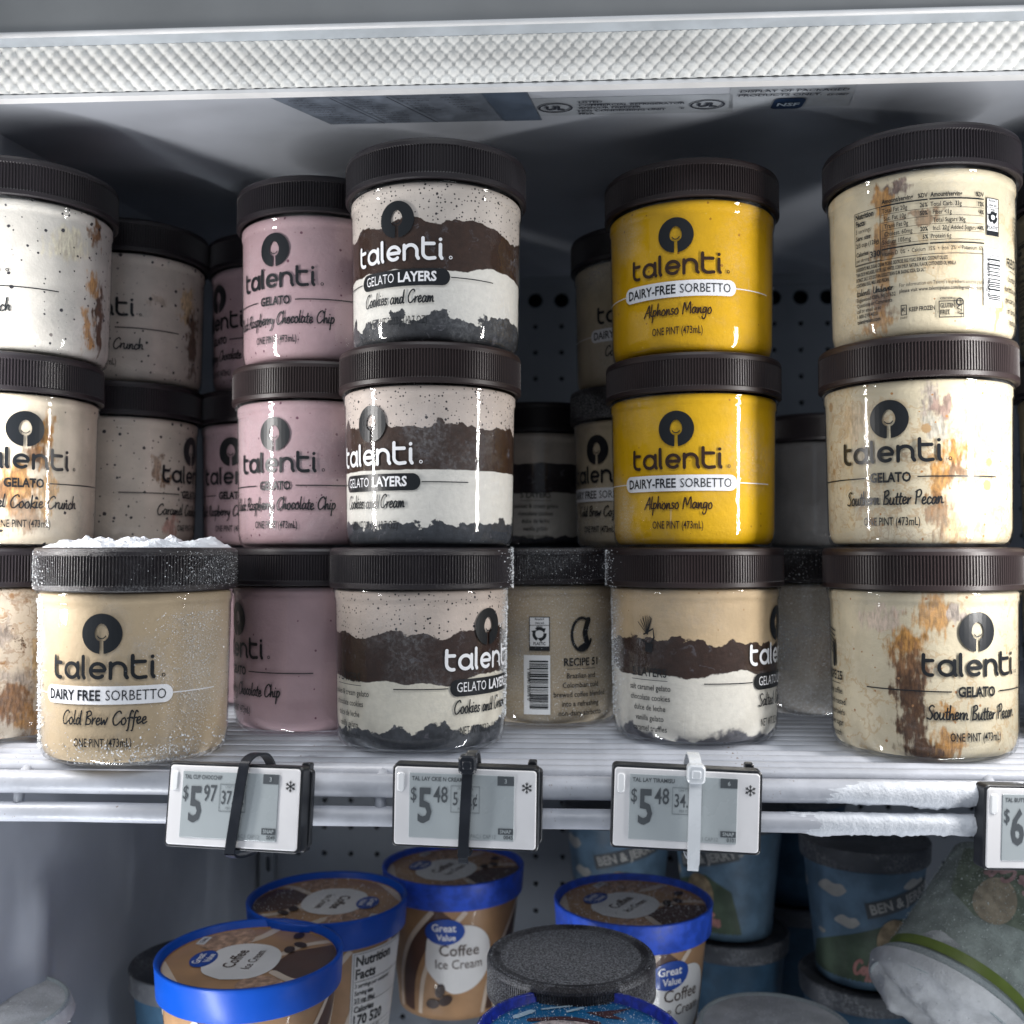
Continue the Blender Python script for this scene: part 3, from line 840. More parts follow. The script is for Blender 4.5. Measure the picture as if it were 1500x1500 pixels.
def nutrition_parts(u0):
    """back panel, centred at arc u0"""
    p = Print(); X0 = u0 - .0335; X1 = u0 + .0295; c1 = X0 + .0150; c2 = u0 + .0035
    p.frame(X0, c1 - .0004, .0385, .0645, .0003)
    for k, (t, b, h) in enumerate((('Nutrition', .035, .0026), ('Facts', .035, .0026), ('3 servings', 0, .0021), ('Serv. size', .03, .0021), ('2/3 cup (128g)', .02, .0021))):
        p.text(t, h, X0 + .0008, .0612 - k * .0035, 'LEFT', b, .72)
    p.text('Calories', .0020, X0 + .0008, .0428, 'LEFT', .03, .72); p.text('per serving', .0016, X0 + .0008, .0400, 'LEFT', .01, .72); p.text('330', .0029, c1 - .0008, .0408, 'RIGHT', .03, .85)
    for cx, ce, rows in ((c1, c2 - .0008, (('Amount/serving', '%DV'), ('Total Fat 20g', '26%'), ('Sat. Fat 10g', '50%'), ('Trans Fat 0g', ''), ('Cholest. 60mg', '20%'), ('Sodium 105mg', '5%'))),
                         (c2, X1, (('Amount/serving', '%DV'), ('Total Carb. 33g', '12%'), ('Fiber <1g', '4%'), ('Total Sugars 30g', ''), ('Incl. 22g Added Sugars', '44%'), ('Protein 6g', '')))):
        for k, (a, b) in enumerate(rows):
            y = .0655 - k * .0038 - (.0008 if k else 0)
            p.text(a, .0021, cx + .0004 + (.001 if k in (2, 3, 4) else 0), y, 'LEFT', .03 if k == 0 else .012, .72)
            if b: p.text(b, .0020, ce, y, 'RIGHT', .03, .7)
            if k: p.rect(cx, ce, y - .0009, y - .0007)
        p.rect(cx, ce, .0640, .0647); p.rect(cx, ce, .0430, .0437)
    p.text('Vitamin D  0%  •  Calcium  15%  •  Iron  2%  •  Potassium  6%', .0019, c1, .0400, 'LEFT', .01, .68)
    p.rect(X0, X1, .0381, .0384)
    for k, t in enumerate(('INGREDIENTS: MILK, SUGAR, CREAM, PECANS, DEXTROSE, EGG YOLKS, SKIM MILK, COCONUT OIL, LESS', 'THAN 2% OF: MOLASSES, WATER, EGG WHITES, CORN SYRUP, NATURAL FLAVOR, COTTONSEED OIL, VANILLA', 'EXTRACT, SALT, SOY LECITHIN, LOCUST BEAN GUM, BAKING SODA, SEA SALT.', 'CONTAINS: EGG, MILK AND PECAN.')):
        p.text(t, .00165, X0 + .0004, .0355 - k * .0026, 'LEFT', .03, (.062, .064, .048, .024)[k] / (len(t) * .00165 * 1.06))
    p.hand('talenti', .0016, .0004, X0 + .0004, .0232, align='LEFT', fit=.008); p.hand('Unilever', .0017, .00045, X0 + .010, .0232, align='LEFT', fit=.0100)
    for k, t in enumerate(('Englewood Cliffs, NJ 07632', 'Questions or Comments', 'call or email us at', '1-800-298-4020', 'talentigelato.com')):
        p.text(t, .0018, X0 + .0004, .0203 - k * .0027, 'LEFT', .015 if k < 4 else .03, .72)
    p.text("For information on Talenti's ingredient sourcing policy", .0017, u0 - .0105, .0240, 'LEFT', 0, .76)
    p.text('please visit www.talentigelato.com/ingredient-sourcing', .0017, u0 - .0105, .0212, 'LEFT', .015, .76)
    p.frame(u0 - .0100, u0 - .0072, .0102, .0152, .0004); p.text('K', .0018, u0 - .0086, .0120, 'CENTER', .02); p.text('DAIRY', .0010, u0 - .0086, .0085, 'CENTER', .02, .8)
    p.text('KEEP FROZEN', .0020, u0 - .0062, .0117, 'LEFT', .025, fit=.0115)
    gx = u0 + .0125
    p.frame(gx - .0055, gx + .0062, .0078, .0158, .0004); p.text('GLUTEN', .0021, gx - .0048, .0125, 'LEFT', .025, fit=.0066); p.text('FREE', .0021, gx - .0048, .0093, 'LEFT', .025, fit=.0044)
    p.text('CERTIFIED', .0010, gx - .0048, .0164, 'LEFT', .02, 1); p.stroke(arc(gx + .0042, .0152, .0016, 0, 350, 14), .0007, lift=5e-5)
    p.stroke([(gx + .0042, .0136), (gx + .0028, .0122), (gx + .0052, .0112), (gx + .0030, .0098), (gx + .0056, .0096)], .0007, lift=5e-5)
    return [art('nutrition_panel', p, INK)]

ART['crunch'] = gelato('Caramel Cookie Crunch', .058)
ART['raspberry'] = gelato('Black Raspberry Chocolate Chip', .068)
ART['pecan'] = gelato('Southern Butter Pecan', .0475)
ART['mango'] = sorbetto('Alphonso Mango', .0365, True, INKB)
ART['coffee'] = sorbetto('Cold Brew Coffee', .0400, False, INK)
ART['cookies'] = layers_art('Cookies and Cream', .0400, 'NET WT 303.3g (10.7 OZ)', ('cookies & cream gelato', 'chocolate cookies', 'dulce de leche', 'vanilla gelato', 'cookie crumbs'))
ART['salted'] = layers_art('Salted Caramel', .0370, 'NET WT 323.4g (11.4 OZ)', ('salt caramel gelato', 'chocolate cookies', 'dulce de leche', 'vanilla gelato', 'caramel truffles'))
# a little engraved hand holding a sprig, on the caramel jar
hs = Print(); U = -.0805
for k in range(9):
    a = rad(60 + 10 * k); hs.stroke([(U, .0560), (U + .0075*cos(a)*(.7+.3*((k*7)%3)/2), .0560 + .0095*sin(a))], .0004, lift=k*2e-5)
hs.stroke([(U - .002, .0560), (U + .0035, .0590), (U + .004, .0545), (U + .001, .0505), (U - .003, .053)], .0009, lift=2e-4)
hs.stroke([(U + .001, .0515), (U + .0005, .0470)], .0045, lift=3e-5, cap=False)
ART['salted'] += [art('engraving', hs, INK)]
RR = 2 * pi * RB
back = nutrition_parts(RR / 2)
ART['pecan_back'] = back + recycle_parts(RR/2 + .0350, .0565, .0078, .0180) + barcode_parts(RR/2 + .0350, .0275, .0115, .0275, '8 68852 00060 0', 4)
# recipe text of the coffee and pecan jars, a quarter turn from the front
def recipe(num, lines, u):
    p = Print().text('RECIPE ' + num, .0042, u, .0345, 'CENTER', .02, .85).rect(u - .009, u + .009, .0325, .0328)
    for k, t in enumerate(lines): p.text(t, .0029, u, .0275 - k*.0052, 'CENTER', .01, .85)
    return art('recipe_lettering', p, INK)
UC = -.080
bean = Print()
bean.stroke(arc(UC, .0520, .0062, 60, 340, 18, .0092), .0016); bean.stroke(catmull([(UC + .004, .060), (UC + .002, .053), (UC + .003, .047), (UC - .001, .044)]), .0032, lift=6e-5)
ART['coffee_back'] = [recipe('51', ('Brazilian and', 'Colombian cold', 'brewed coffee blended', 'into a refreshing', 'non-dairy sorbetto'), UC), art('engraving', bean, INK)] + recycle_parts(UC - .0245, .0525, .0115, .0190) + barcode_parts(UC - .0260, .0240, .0150, .0330, '1 86840 00076 0', 9)
pcn = Print(); U = -.0805
for k in range(6): pcn.stroke([(U - .003, .060 - k*.002), (U + .004, .0585 - k*.0025)], .0008, lift=k*2e-5)
pcn.stroke([(U + .003, .052), (U + .003, .042)], .003, lift=2e-4)
ART['pecan'] += [recipe('25', ('buttery, toffee', 'brittle and roasted', 'pecans and swirls', 'of brown sugar', 'butterscotch'), U), art('engraving', pcn, INK)]

# what fills the jars
CAR = (0.42, 0.21, 0.055); FUD = (0.085, 0.040, 0.018); BRN = (0.20, 0.10, 0.045); GRY = (0.34, 0.29, 0.25); PAL = (0.58, 0.42, 0.24)
VAN = (0.60, 0.53, 0.385); CRM = (0.66, 0.60, 0.51); CHIP = (0.02, 0.018, 0.025)
crspk = [(.12, .42, .13, CHIP, 0), (.26, .22, .15, CHIP, 0), (.07, .3, .06, (.2,.18,.17), 0)]
MAT = {
 'crunch_top': content('cream_crunch_top', (.56, .54, .50), [(40,70,5,8,BRN,1),(39,42,5,9,CAR,.9),(35,17,5,13,CAR,.9),(45,24,5,22,FUD,1),(22,58,12,10,(.66,.56,.40),.6)], crspk),
 'crunch_mid': content('cream_crunch_mid', (.66, .58, .46), [(17,60,5,13,CAR,1),(15,48,6,9,BRN,.9),(4,33,13,13,CAR,.9),(-6,30,8,10,BRN,.9),(8,17,11,10,BRN,.65),(19,30,5,16,(.55,.33,.14),.8),(-15,8,18,6,PAL,.8)], [(.12,.35,.10,CHIP,0)]),
 'crunch_low': content('cream_crunch_low', (.60, .52, .42), [(-30,55,12,12,CAR,.9),(-20,30,10,9,BRN,1),(10,20,14,12,BRN,1),(25,40,10,18,PAL,.9),(20,10,9,10,CAR,.8),(0,55,9,9,GRY,.9),(12,33,9,6,GRY,1)], (), marble=[(.07,.54,.64,(.38,.21,.09)),(.10,.58,.66,(.10,.06,.04))], veins=[(.06,(.22,.11,.05),.3)]),
 'crunch_back': content('cream_crunch_back', (.62, .56, .49), [(38,52,8,14,PAL,.9),(44,30,7,24,FUD,.9),(15,50,7,5,(.4,.32,.24),.6)], crspk),
 'crunch_back2': content('cream_crunch_back_low', (.60, .53, .45), [(20,48,5,9,(.28,.2,.14),.9),(26,42,9,3,BRN,.8),(32,14,6,9,(.42,.22,.18),.8)], crspk),
 'raspberry': content('raspberry_cream', (.40, .28, .305), (), [(.13,.40,.10,(.13,.05,.08),0),(.35,.12,.12,(.2,.1,.13),0)], mott=.10),
 'raspberry_low': content('raspberry_cream_low', (.385, .268, .29), [(30,62,6,6,(.22,.13,.16),.9),(32,52,8,12,(.38,.29,.31),.7)], [(.11,.25,.06,(.13,.05,.08),0)], mott=.08),
 'mango': content('mango_sorbet', (.72, .41, .0015), (), [(.12,.3,.08,(.42,.19,.004),0),(.3,.12,.10,(.72,.5,.08),0)], mott=.09, frost=[(-40,66,14,14,.35,1.1)]),
 'mango_mid': content('mango_sorbet_mid', (.74, .43, .0015), (), [(.14,.2,.07,(.44,.2,.004),0)], mott=.08, frost=[(-52,20,18,24,.35,1.0),(-42,10,10,22,.35,1.0)]),
 'coffee_front': content('coffee_sorbet_front', (.50, .39, .255), (), [(.2,.2,.06,(.40,.28,.16),0)], mott=.08, frost=[(38,50,22,34,.30,1.1),(-66,40,14,60,.6,1.0),(70,40,20,70,.35,.9)], coat=.8),
 'coffee_back': content('coffee_sorbet_frosted', (.44, .34, .21), (), (), frost=[(0,40,140,90,.26,.9),(-50,50,22,60,.5,1.0),(50,40,24,70,.35,.8)], coat=.3),
 'coffee_far': content('coffee_sorbet_far', (.50, .42, .29), (), (), coat=.6, frost=[(-10,20,40,30,.3,1.0)]),
 'frosted': content('frosted_jar_wall', (.38, .32, .25), [(5,40,16,14,(.30,.22,.16),.4)], (), frost=[(0,40,150,100,.32,.6),(0,4,150,22,.6,.5)], coat=.15),
 'pecan_top': content('butter_pecan_top', VAN, [(-11,71,8,6,(.16,.11,.09),1),(-17,66,5,9,CAR,.9),(-17,50,6,9,CAR,.8),(-18,42,7,7,BRN,.8),(-17,32,7,9,CAR,.8),(-20,17,7,8,BRN,.9),(-21,8,9,6,CAR,.8),(12,37,9,6,PAL,.5),(2,57,9,3,BRN,.7),(42,10,3,9,CAR,.7)], [(.2,.08,.08,(.35,.2,.1),0)], veins=[(.05,(.45,.30,.14),.52)]),
 'pecan_mid': content('butter_pecan_mid', VAN, [(6,69,5,10,GRY,1),(11,66,6,5,(.27,.18,.15),.9),(8,56,7,6,(.42,.40,.35),.8),(17,44,8,8,CAR,1),(18,36,7,7,BRN,.9),(10,30,5,12,CAR,.9),(9,14,6,14,BRN,.75),(18,6,8,8,PAL,.9),(30,60,8,10,PAL,.7),(-28,62,12,10,(.55,.43,.30),.6),(-25,45,16,6,(.55,.48,.40),.6)], [(.16,.25,.10,(.40,.20,.07),0),(.07,.35,.16,(.40,.26,.13),0)], marble=[(.06,.60,.72,(.54,.41,.25))], veins=[(.06,(.40,.23,.09),.42),(.11,(.30,.2,.13),.5)]),
 'pecan_low': content('butter_pecan_low', VAN, [(6,70,9,12,CAR,.85),(15,69,6,7,GRY,1),(-7,54,9,12,CAR,1),(-6,42,9,14,BRN,1),(-5,30,8,14,FUD,1),(-5,18,8,12,FUD,1),(4,5,15,7,FUD,1),(10,25,5,4,CAR,.9),(12,9,9,9,CAR,.9),(-20,66,12,6,(.55,.42,.36),.6)], [(.16,.2,.10,(.35,.18,.08),0)], veins=[(.07,(.42,.25,.10),.46)]),
 'pecan_far': content('butter_pecan_far', VAN, [(20,40,10,20,CAR,.8)], (), marble=[(.06,.58,.70,(.45,.28,.12))]),
 'cookies_top': content('cookie_layers_top', (.60, .54, .49), (), [(.46,.55,.20,(.02,.018,.02),0),(.2,.4,.14,(.03,.025,.03),0)], [(59,(.036,.0165,.010),22,.042,.3),(37,(.74,.72,.67),12,.03,.3),(14,(.030,.032,.038),30,.08,.35)]),
 'cookies_mid': content('cookie_layers_mid', (.60, .52, .47), (), [(.46,.55,.20,(.02,.018,.02),0),(.2,.4,.14,(.03,.025,.03),0)], [(60,(.036,.0165,.010),24,.045,.3),(38,(.74,.72,.67),3,.05,.3),(12,(.045,.05,.06),34,.06,.4)]),
 'cookies_low': content('cookie_layers_low', (.60, .51, .45), (), [(.42,.55,.20,(.02,.018,.02),0),(.2,.3,.13,(.03,.025,.03),0)], [(58,(.032,.015,.0105),20,.05,.3),(36,(.72,.68,.58),16,.03,.3),(12,(.055,.06,.07),30,.06,.5)], frost=[(64,35,14,70,.9,.9)]),
 'cookies_shade': content('cookie_layers_far', (.50, .44, .38), (), (), [(58,(.02,.015,.02),6,.05,.35),(38,(.42,.40,.37),5,.05,.3),(8,(.03,.03,.04),10,.08,.4)], coat=.4),  # cookie layer colours darkened to stand in for shade deep inside
 'gap_shade': content('dark_far_jar', (.10,.10,.105), (), (), coat=.4),  # near-black filling paints in the shade of the deep gap
 'salted': content('caramel_layers', (.56, .42, .26), (), [(.12,.3,.05,(.35,.2,.08),0)], [(53,(.036,.0175,.0115),24,.055,.3),(36,(.72,.69,.62),16,.035,.4),(5,(.12,.12,.135),26,.05,1.2)], frost=[(-58,40,14,60,.7,.9)]),
}
KINDS = {'crunch': 'gelato_jar', 'raspberry': 'gelato_jar', 'pecan': 'gelato_jar', 'mango': 'sorbet_jar', 'coffee': 'sorbet_jar', 'cookies': 'layered_gelato_jar', 'salted': 'layered_gelato_jar'}

def jar(kind, px, d, level, alpha, mat, lid, label, extra=None, z0=0.0, art_on=True, group='gelato jars on the wire shelf', dx=0, dy=0):
    x, y = ground(px, d); x += dx; y += dy
    th = atan2(-x, y)                       # turn towards the shopper
    e = empty(KINDS[kind], (x, y, z0 + level * H), th + rad(alpha))
    tag(e, label, 'jar', group)
    b = link('filling', FILL, e); b.rotation_euler.z = -rad(alpha)
    b.material_slots[0].link = 'OBJECT'; b.material_slots[0].material = MAT[mat]
    w = link('jar_wall', BODY, e); w.material_slots[0].link = 'OBJECT'
    w.material_slots[0].material = WALLF if mat in ('coffee_front', 'coffee_back', 'frosted', 'coffee_far') else WALL
    l = link('lid', LIDME, e); l.rotation_euler.z = random.uniform(0, 6)
    l.material_slots[0].link = 'OBJECT'; l.material_slots[0].material = lid
    if art_on:
        for (n, me, m) in ART[kind] + (ART[extra] if extra else []):
            link(n, me, e, m)
    return e
FILL.materials.append(LINER); BODY.materials.append(WALL); LIDME.materials.append(LID)

# left-hand stack
jar('crunch', 30, .562, 2, -46, 'crunch_top', LID, 'white speckled jar at the far left, top of its stack')
jar('crunch', 12, .562, 1, 9, 'crunch_mid', LID, 'caramel-streaked cream jar at the far left, middle of its stack')
jar('crunch', -4, .566, 0, -70, 'crunch_low', LID, 'brown-marbled cream jar at lower far left, partly behind the frosted tan jar')
CB = jar('coffee', 203, .512, 0, -20, 'coffee_front', LIDF, 'frosty tan sorbet jar standing alone in front, lid heaped with snow')
# behind them, in the shade
jar('crunch', 189, .660, 2, -29, 'crunch_back', LID, 'shaded speckled jar in the back left row, upper of its stack')
jar('crunch', 180, .655, 1, 63, 'crunch_back2', LID, 'shaded speckled jar in the back left row, directly above the frosted tan jar')
jar('crunch', 185, .660, 0, 20, 'crunch_back', LID, 'speckled jar at the bottom of the back left stack, behind the tan jar', art_on=False)
jar('raspberry', 408, .690, 2, -62, 'raspberry', LID, 'dim pinkish jar top of the back stack behind the pink jars')
jar('raspberry', 396, .690, 1, -34, 'raspberry', LID, 'dim pink jar in the back row, peeking out left of the middle pink jar')
jar('raspberry', 402, .690, 0, -34, 'raspberry', LID, 'dim pink jar at the bottom of the back row behind the pink stack', art_on=False)
# pink stack
jar('raspberry', 468, .591, 2, -34.5, 'raspberry', LID, 'pink chocolate-chip jar at the top of the pink stack')
jar('raspberry', 464, .591, 1, -31, 'raspberry', LIDB, 'pink chocolate-chip jar in the middle of the pink stack, with bright highlight')
jar('raspberry', 460, .593, 0, -67, 'raspberry_low', LID, 'pink chocolate-chip jar at the bottom of the pink stack, turned to the left')
# layered stack
jar('cookies', 638, .5406, 2, -26, 'cookies_top', LID, 'layered cookies jar at the top of its stack, brown band behind white lettering')
jar('cookies', 630, .5406, 1, -41, 'cookies_mid', LIDB, 'layered cookies jar in the middle of its stack, two bright vertical highlights')
C3 = jar('cookies', 618, .5406, 0, 48, 'cookies_low', LIDF2, 'layered cookies jar at the bottom of its stack, turned right, above black zip tie')
# back centre
E1 = jar('coffee', 800, .618, 0, 0, 'coffee_back', LIDF, 'frosted tan jar showing its barcode, between layered stack and caramel jar', 'coffee_back')
E1.rotation_euler.z += rad(130)
for c in E1.children:
    if c.name.startswith('filling'): c.rotation_euler.z = -rad(130)
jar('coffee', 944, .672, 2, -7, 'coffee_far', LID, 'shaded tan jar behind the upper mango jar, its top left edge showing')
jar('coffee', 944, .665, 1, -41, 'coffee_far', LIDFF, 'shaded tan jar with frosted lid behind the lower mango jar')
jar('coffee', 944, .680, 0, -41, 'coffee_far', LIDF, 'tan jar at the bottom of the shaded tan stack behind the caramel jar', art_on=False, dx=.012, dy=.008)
jar('cookies', 786, .745, 1, 103, 'cookies_shade', LID, 'shade-darkened layered jar deep in the gap right of the layered stack')
jar('cookies', 786, .745, 0, 103, 'cookies_shade', LID, 'shade-darkened layered jar at the bottom deep behind the barcode jar', art_on=False)
# mango stack
jar('mango', 1015, .566, 2, -10, 'mango', LIDB, 'yellow mango sorbet jar at the top of its stack')
jar('mango', 1016, .566, 1, -11, 'mango_mid', LIDB, 'yellow mango sorbet jar in the middle, with two bright vertical highlights')
S3 = jar('salted', 1016, .561, 0, 72, 'salted', LIDB, 'caramel layered jar under the yellow jars, above the white zip tie')
# right
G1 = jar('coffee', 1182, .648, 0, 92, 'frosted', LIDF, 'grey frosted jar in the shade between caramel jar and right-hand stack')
jar('cookies', 1196, .80, 1, 150, 'gap_shade', LID, 'shade-darkened jar deep in the gap right of the mango stack')
jar('cookies', 1196, .80, 0, 150, 'gap_shade', LID, 'shade-darkened jar at the bottom behind the grey frosted jar', art_on=False)
P1 = jar('pecan', 1354, .522, 2, 180, 'pecan_top', LID, 'cream jar at the top of the right stack showing its nutrition table', 'pecan_back')
jar('pecan', 1345, .522, 1, -16, 'pecan_mid', LIDB, 'butter pecan jar in the middle of the right stack, caramel swirl at right')
jar('pecan', 1348, .522, 0, 33, 'pecan_low', LIDB, 'butter pecan jar at the bottom of the right stack with long brown fudge streak')
jar('pecan', 1632, .545, 2, 150, 'pecan_far', LID, 'cream jar cut by the right edge, top of the rightmost stack', 'pecan_back')
jar('pecan', 1632, .545, 1, -35, 'pecan_far', LID, 'shaded jar cut by the right edge, middle of the rightmost stack')
jar('pecan', 1632, .545, 0, -60, 'pecan_far', LID, 'shaded jar cut by the right edge, bottom of the rightmost stack')

# ------------------------------------------------------------------ frost built as crystals
def frost_on(e, n, samp, name='frost', seed=1, r_add=0.0):
    rng = random.Random(seed); mb = MB()
    for _ in range(n):
        a, z, s, r = samp(rng)
        crystal(mb, Vector((r * sin(a), -r * cos(a), z)), s, rng)
    return mb.build(name, FROST, e, kind='stuff')
def toward(e, u):                                        # local angle of camera-facing arc u (rad)
    x, y = e.location.x, e.location.y
    return atan2(-x, y) - e.rotation_euler.z + u
def cb_samp(r):
    t = r.random()
    if t < .50:
        u = r.gauss(.62, .22); z = .012 + .058 * r.random() ** .8; z = min(z, .070)
        return toward(CB, u + (.07 - z) * -1.5 * r.random() * .4), z, r.uniform(.0001, .00042), r_body(z) + .0001
    if t < .62:
        z = r.gauss(.006, .004); z = max(.002, z); return toward(CB, r.gauss(.1, .5)), z, r.uniform(.0003, .0008), r_body(z) - (.002 if z < .005 else 0)
    if t < .76:
        z = r.uniform(.005, .078); return toward(CB, r.gauss(-1.5, .12)), z, r.uniform(.0004, .0012), r_body(z)
    z = r.uniform(.081, .099); u = r.choice((r.gauss(.8, .3), r.gauss(.8, .3), r.gauss(-1.25, .2)))
    return toward(CB, u), z, r.uniform(.0001, .0004), .0480
frost_on(CB, 5200, cb_samp, seed=5)
# snow heaped on the lid
mb = MB(); nr, na = 26, 90
for i in range(nr + 1):
    for k in range(na):
        a = 2 * pi * k / na; q = i / nr; r = .0462 * q * (1 + .02 * mnoise.noise(Vector((cos(a) * 4, sin(a) * 4, 1))))
        x, y = r * cos(a), r * sin(a)
        h = .0030 + .0062 * max(0, mnoise.noise(Vector((x * 75 + 2, y * 75, 5)))) + .0028 * abs(mnoise.noise(Vector((x * 210, y * 210, 2)))) + .0010 * mnoise.noise(Vector((x * 600, y * 600, 9)))
        edge = 1 if q < .82 else max(0, (1 - q) / .18) ** .6
        mb.v.append((x, y, .0988 + h * edge))
for i in range(nr):
    for k in range(na):
        k2 = (k + 1) % na; mb.f.append((i*na+k, i*na+k2, (i+1)*na+k2, (i+1)*na+k))
sn = mb.build('snow_heap', RAIM, CB, False)
def edge_frost(e, u0, su, z0, z1, n, seed, lid=False, s0=.0001, s1=.0004):
    def f(r):
        z = r.uniform(z0, z1)
        return toward(e, r.gauss(u0, su)), z, r.uniform(s0, s1), (.0480 if z > .0795 else r_body(z)) + .0001
    frost_on(e, n, f, seed=seed)
edge_frost(C3, 1.45, .16, .012, .1005, 2200, 11, s1=.0007)
edge_frost(S3, -1.4, .16, .010, .0995, 2000, 12, s1=.0006)
edge_frost(E1, 0, .9, .004, .0995, 3600, 13)
edge_frost(G1, 0, .8, .002, .0995, 3800, 14, s1=.0005)

# ------------------------------------------------------------------ electronic price tags
CASE = plain('tag_case', (0.014, 0.016, 0.020), 0.38, 0.5, var=.2, vscale=80)
BEZ = plain('tag_bezel', (0.80, 0.79, 0.80), 0.35, 0.5, .6, var=.04, vscale=60)
LCD = plain('tag_screen', (0.40, 0.44, 0.455), 0.30, 0.5, .5, var=.05, vscale=25)
LTX = plain('tag_print', (0.075, 0.085, 0.095), 0.5)
LFX = plain('tag_print_faint', (0.22, 0.245, 0.26), 0.5)
CLR = plain('tag_window', (0.86, 0.87, 0.88), 0.15, 0.6, 1)
def rrect(w, h, r, n=6):
    return arc(w/2-r, h/2-r, r, 0, 90, n) + arc(-w/2+r, h/2-r, r, 90, 180, n) + arc(-w/2+r, -h/2+r, r, 180, 270, n) + arc(w/2-r, -h/2+r, r, 270, 360, n)
def slab(poly, y0, y1, ox=0, oz=0, bev=.0004):
    """extrude an outline in x-z between y0 (front) and y1 with a small front bevel"""
    mb = MB(); n = len(poly)
    sx = max(p[0] for p in poly); sz = max(p[1] for p in poly)
    ins = [(x * (1 - bev / sx), z * (1 - bev / sz)) for x, z in poly]
    v = [(x + ox, y0, z + oz) for x, z in ins] + [(x + ox, y0 + bev, z + oz) for x, z in poly] + [(x + ox, y1, z + oz) for x, z in poly]
    f = [tuple(range(n)), tuple(range(3*n - 1, 2*n - 1, -1))]
    for j in (0, 1):
        for k in range(n):
            k2 = (k + 1) % n; f.append((j*n + k, (j+1)*n + k, (j+1)*n + k2, j*n + k2))
    return mb.add(v, [tuple(reversed(q)) for q in f])
X1, Z1 = Vector((1, 0, 0)), Vector((0, 0, 1))
TW, TH = .0655, .0365
def price_tag(px, py, d, yaw, pitch, roll, label, title, dollars, cents, unit, foot, digit='3'):
    p = P(px, py, d)
    e = empty('price_tag', p, rot=(rad(pitch), rad(roll), rad(yaw)))
    tag(e, label, 'price tag', 'electronic price tags on the shelf rail')
    slab(rrect(TW, TH, .0022), 0, .0075).build('casing', CASE, e)
    slab(rrect(TW - .0022, TH - .0022, .0014), -.0006, .002).build('bezel', BEZ, e)
    slab(rrect(.0470, .0285, .0003), -.0010, 0, -.0015, .0005, .0002).build('screen', LCD, e)
    slab(rrect(TW - .006, TH - .003, .002), .0078, .0105, .004, 0).build('back_clip', CASE, e)
    slab(rrect(.004, TH + .002, .001), .0108, .0150, TW/2 - .004, 0).build('hook', CASE, e)
    slab(rrect(.0032, .0085, .0012), -.0013, 0, -TW/2 + .0040, .0105, .0004).build('sensor_window', CLR, e)
    def pr(q, name, m, base=.0012): link(name, q.on_plane(name, Vector((0, 0, 0)), X1, Z1, base), e, m)
    # local print plane: x right, z up, facing -y
    t = Print().text(title, .0017, -.0238, .0115, 'LEFT', .02, fit=.00115 * len(title))
    t.text('$', .0058, -.0242, .0026, 'LEFT', .005, fit=.0026)
    t.text(dollars, .0145, -.0210, -.0066, 'LEFT', .022, fit=.0062)
    t.text(cents, .0068, -.0140, .0022, 'LEFT', .010, fit=.0064)
    t.text(unit, .0056, -.0052, .0012, 'LEFT', .008, fit=.0108)
    t.text(foot[-4:], .0016, .0216, -.0128, 'RIGHT', .02, .9)
    pr(t, 'price_lettering', LTX)
    fa = Print().frame(-.0063, .0067, -.0020, .0098, .0003); fa.text('UNIT PRICE', .0011, .0002, .0080, 'CENTER', 0, .9); fa.text('PER FL OZ', .0011, .0002, -.0010, 'CENTER', 0, .9)
    fa.text(foot[:-4], .0016, .0140, -.0128, 'RIGHT', 0, .8)
    pr(fa, 'unit_price_print', LFX)
    pr(Print().rect(.0145, .0219, .0105, .0146).rect(.0150, .0217, -.0108, -.0082), 'dark_box', LTX, .00115)
    pr(Print().text(digit, .0018, .0182, .0116, 'CENTER', .02).text('SNAP', .0015, .0184, -.0102, 'CENTER', .02, .95), 'box_lettering', LCD, .0014)
    sf = Print()
    for k in range(3):
        a = rad(60 * k + 30); sf.stroke([(-.0023*cos(a), -.0023*sin(a)), (.0023*cos(a), .0023*sin(a))], .0004, .0275, .0098, k*3e-5)
    for k in range(6):
        a = rad(60 * k + 30)
        for da in (-.6, .6):
            sf.stroke([(.0012*cos(a), .0012*sin(a)), (.0012*cos(a)+.0009*cos(a+da), .0012*sin(a)+.0009*sin(a+da))], .0003, .0275, .0098, 1.2e-4)
    pr(sf, 'snowflake_icon', INK, .0008)
    return e
# Print.on_plane uses ux x uy as normal: x cross z = -y, i.e. towards the shopper
T1 = price_tag(341, 1182, .4510, -11, -8, -1.0, 'price tag reading five ninety-seven, tilted, held by a black band', 'TAL CUP CHOCCHIP', '5', '97', '37.3¢', 'PAC:1 CAP:12 0049')
T2 = price_tag(681, 1183, .4535, -3, 0, .8, 'price tag reading five forty-eight behind the black zip tie', 'TAL LAY CKIE N CREAM', '5', '48', '51.2¢', 'PAC:1 CAP:12 0045')
T3 = price_tag(1005, 1186, .4500, -1, 0, 2.0, 'price tag reading five forty-eight behind the white zip tie', 'TAL LAY TIRAMISU', '5', '48', '34.3¢', 'PAC:1 CAP:12 0101', '6')
T4 = price_tag(1545, 1214, .4470, 9, 0, 2.5, 'price tag cut off by the right edge of the picture', 'TAL BUTTER PECAN', '6', '48', '41.0¢', 'PAC:1 CAP:12 0052')

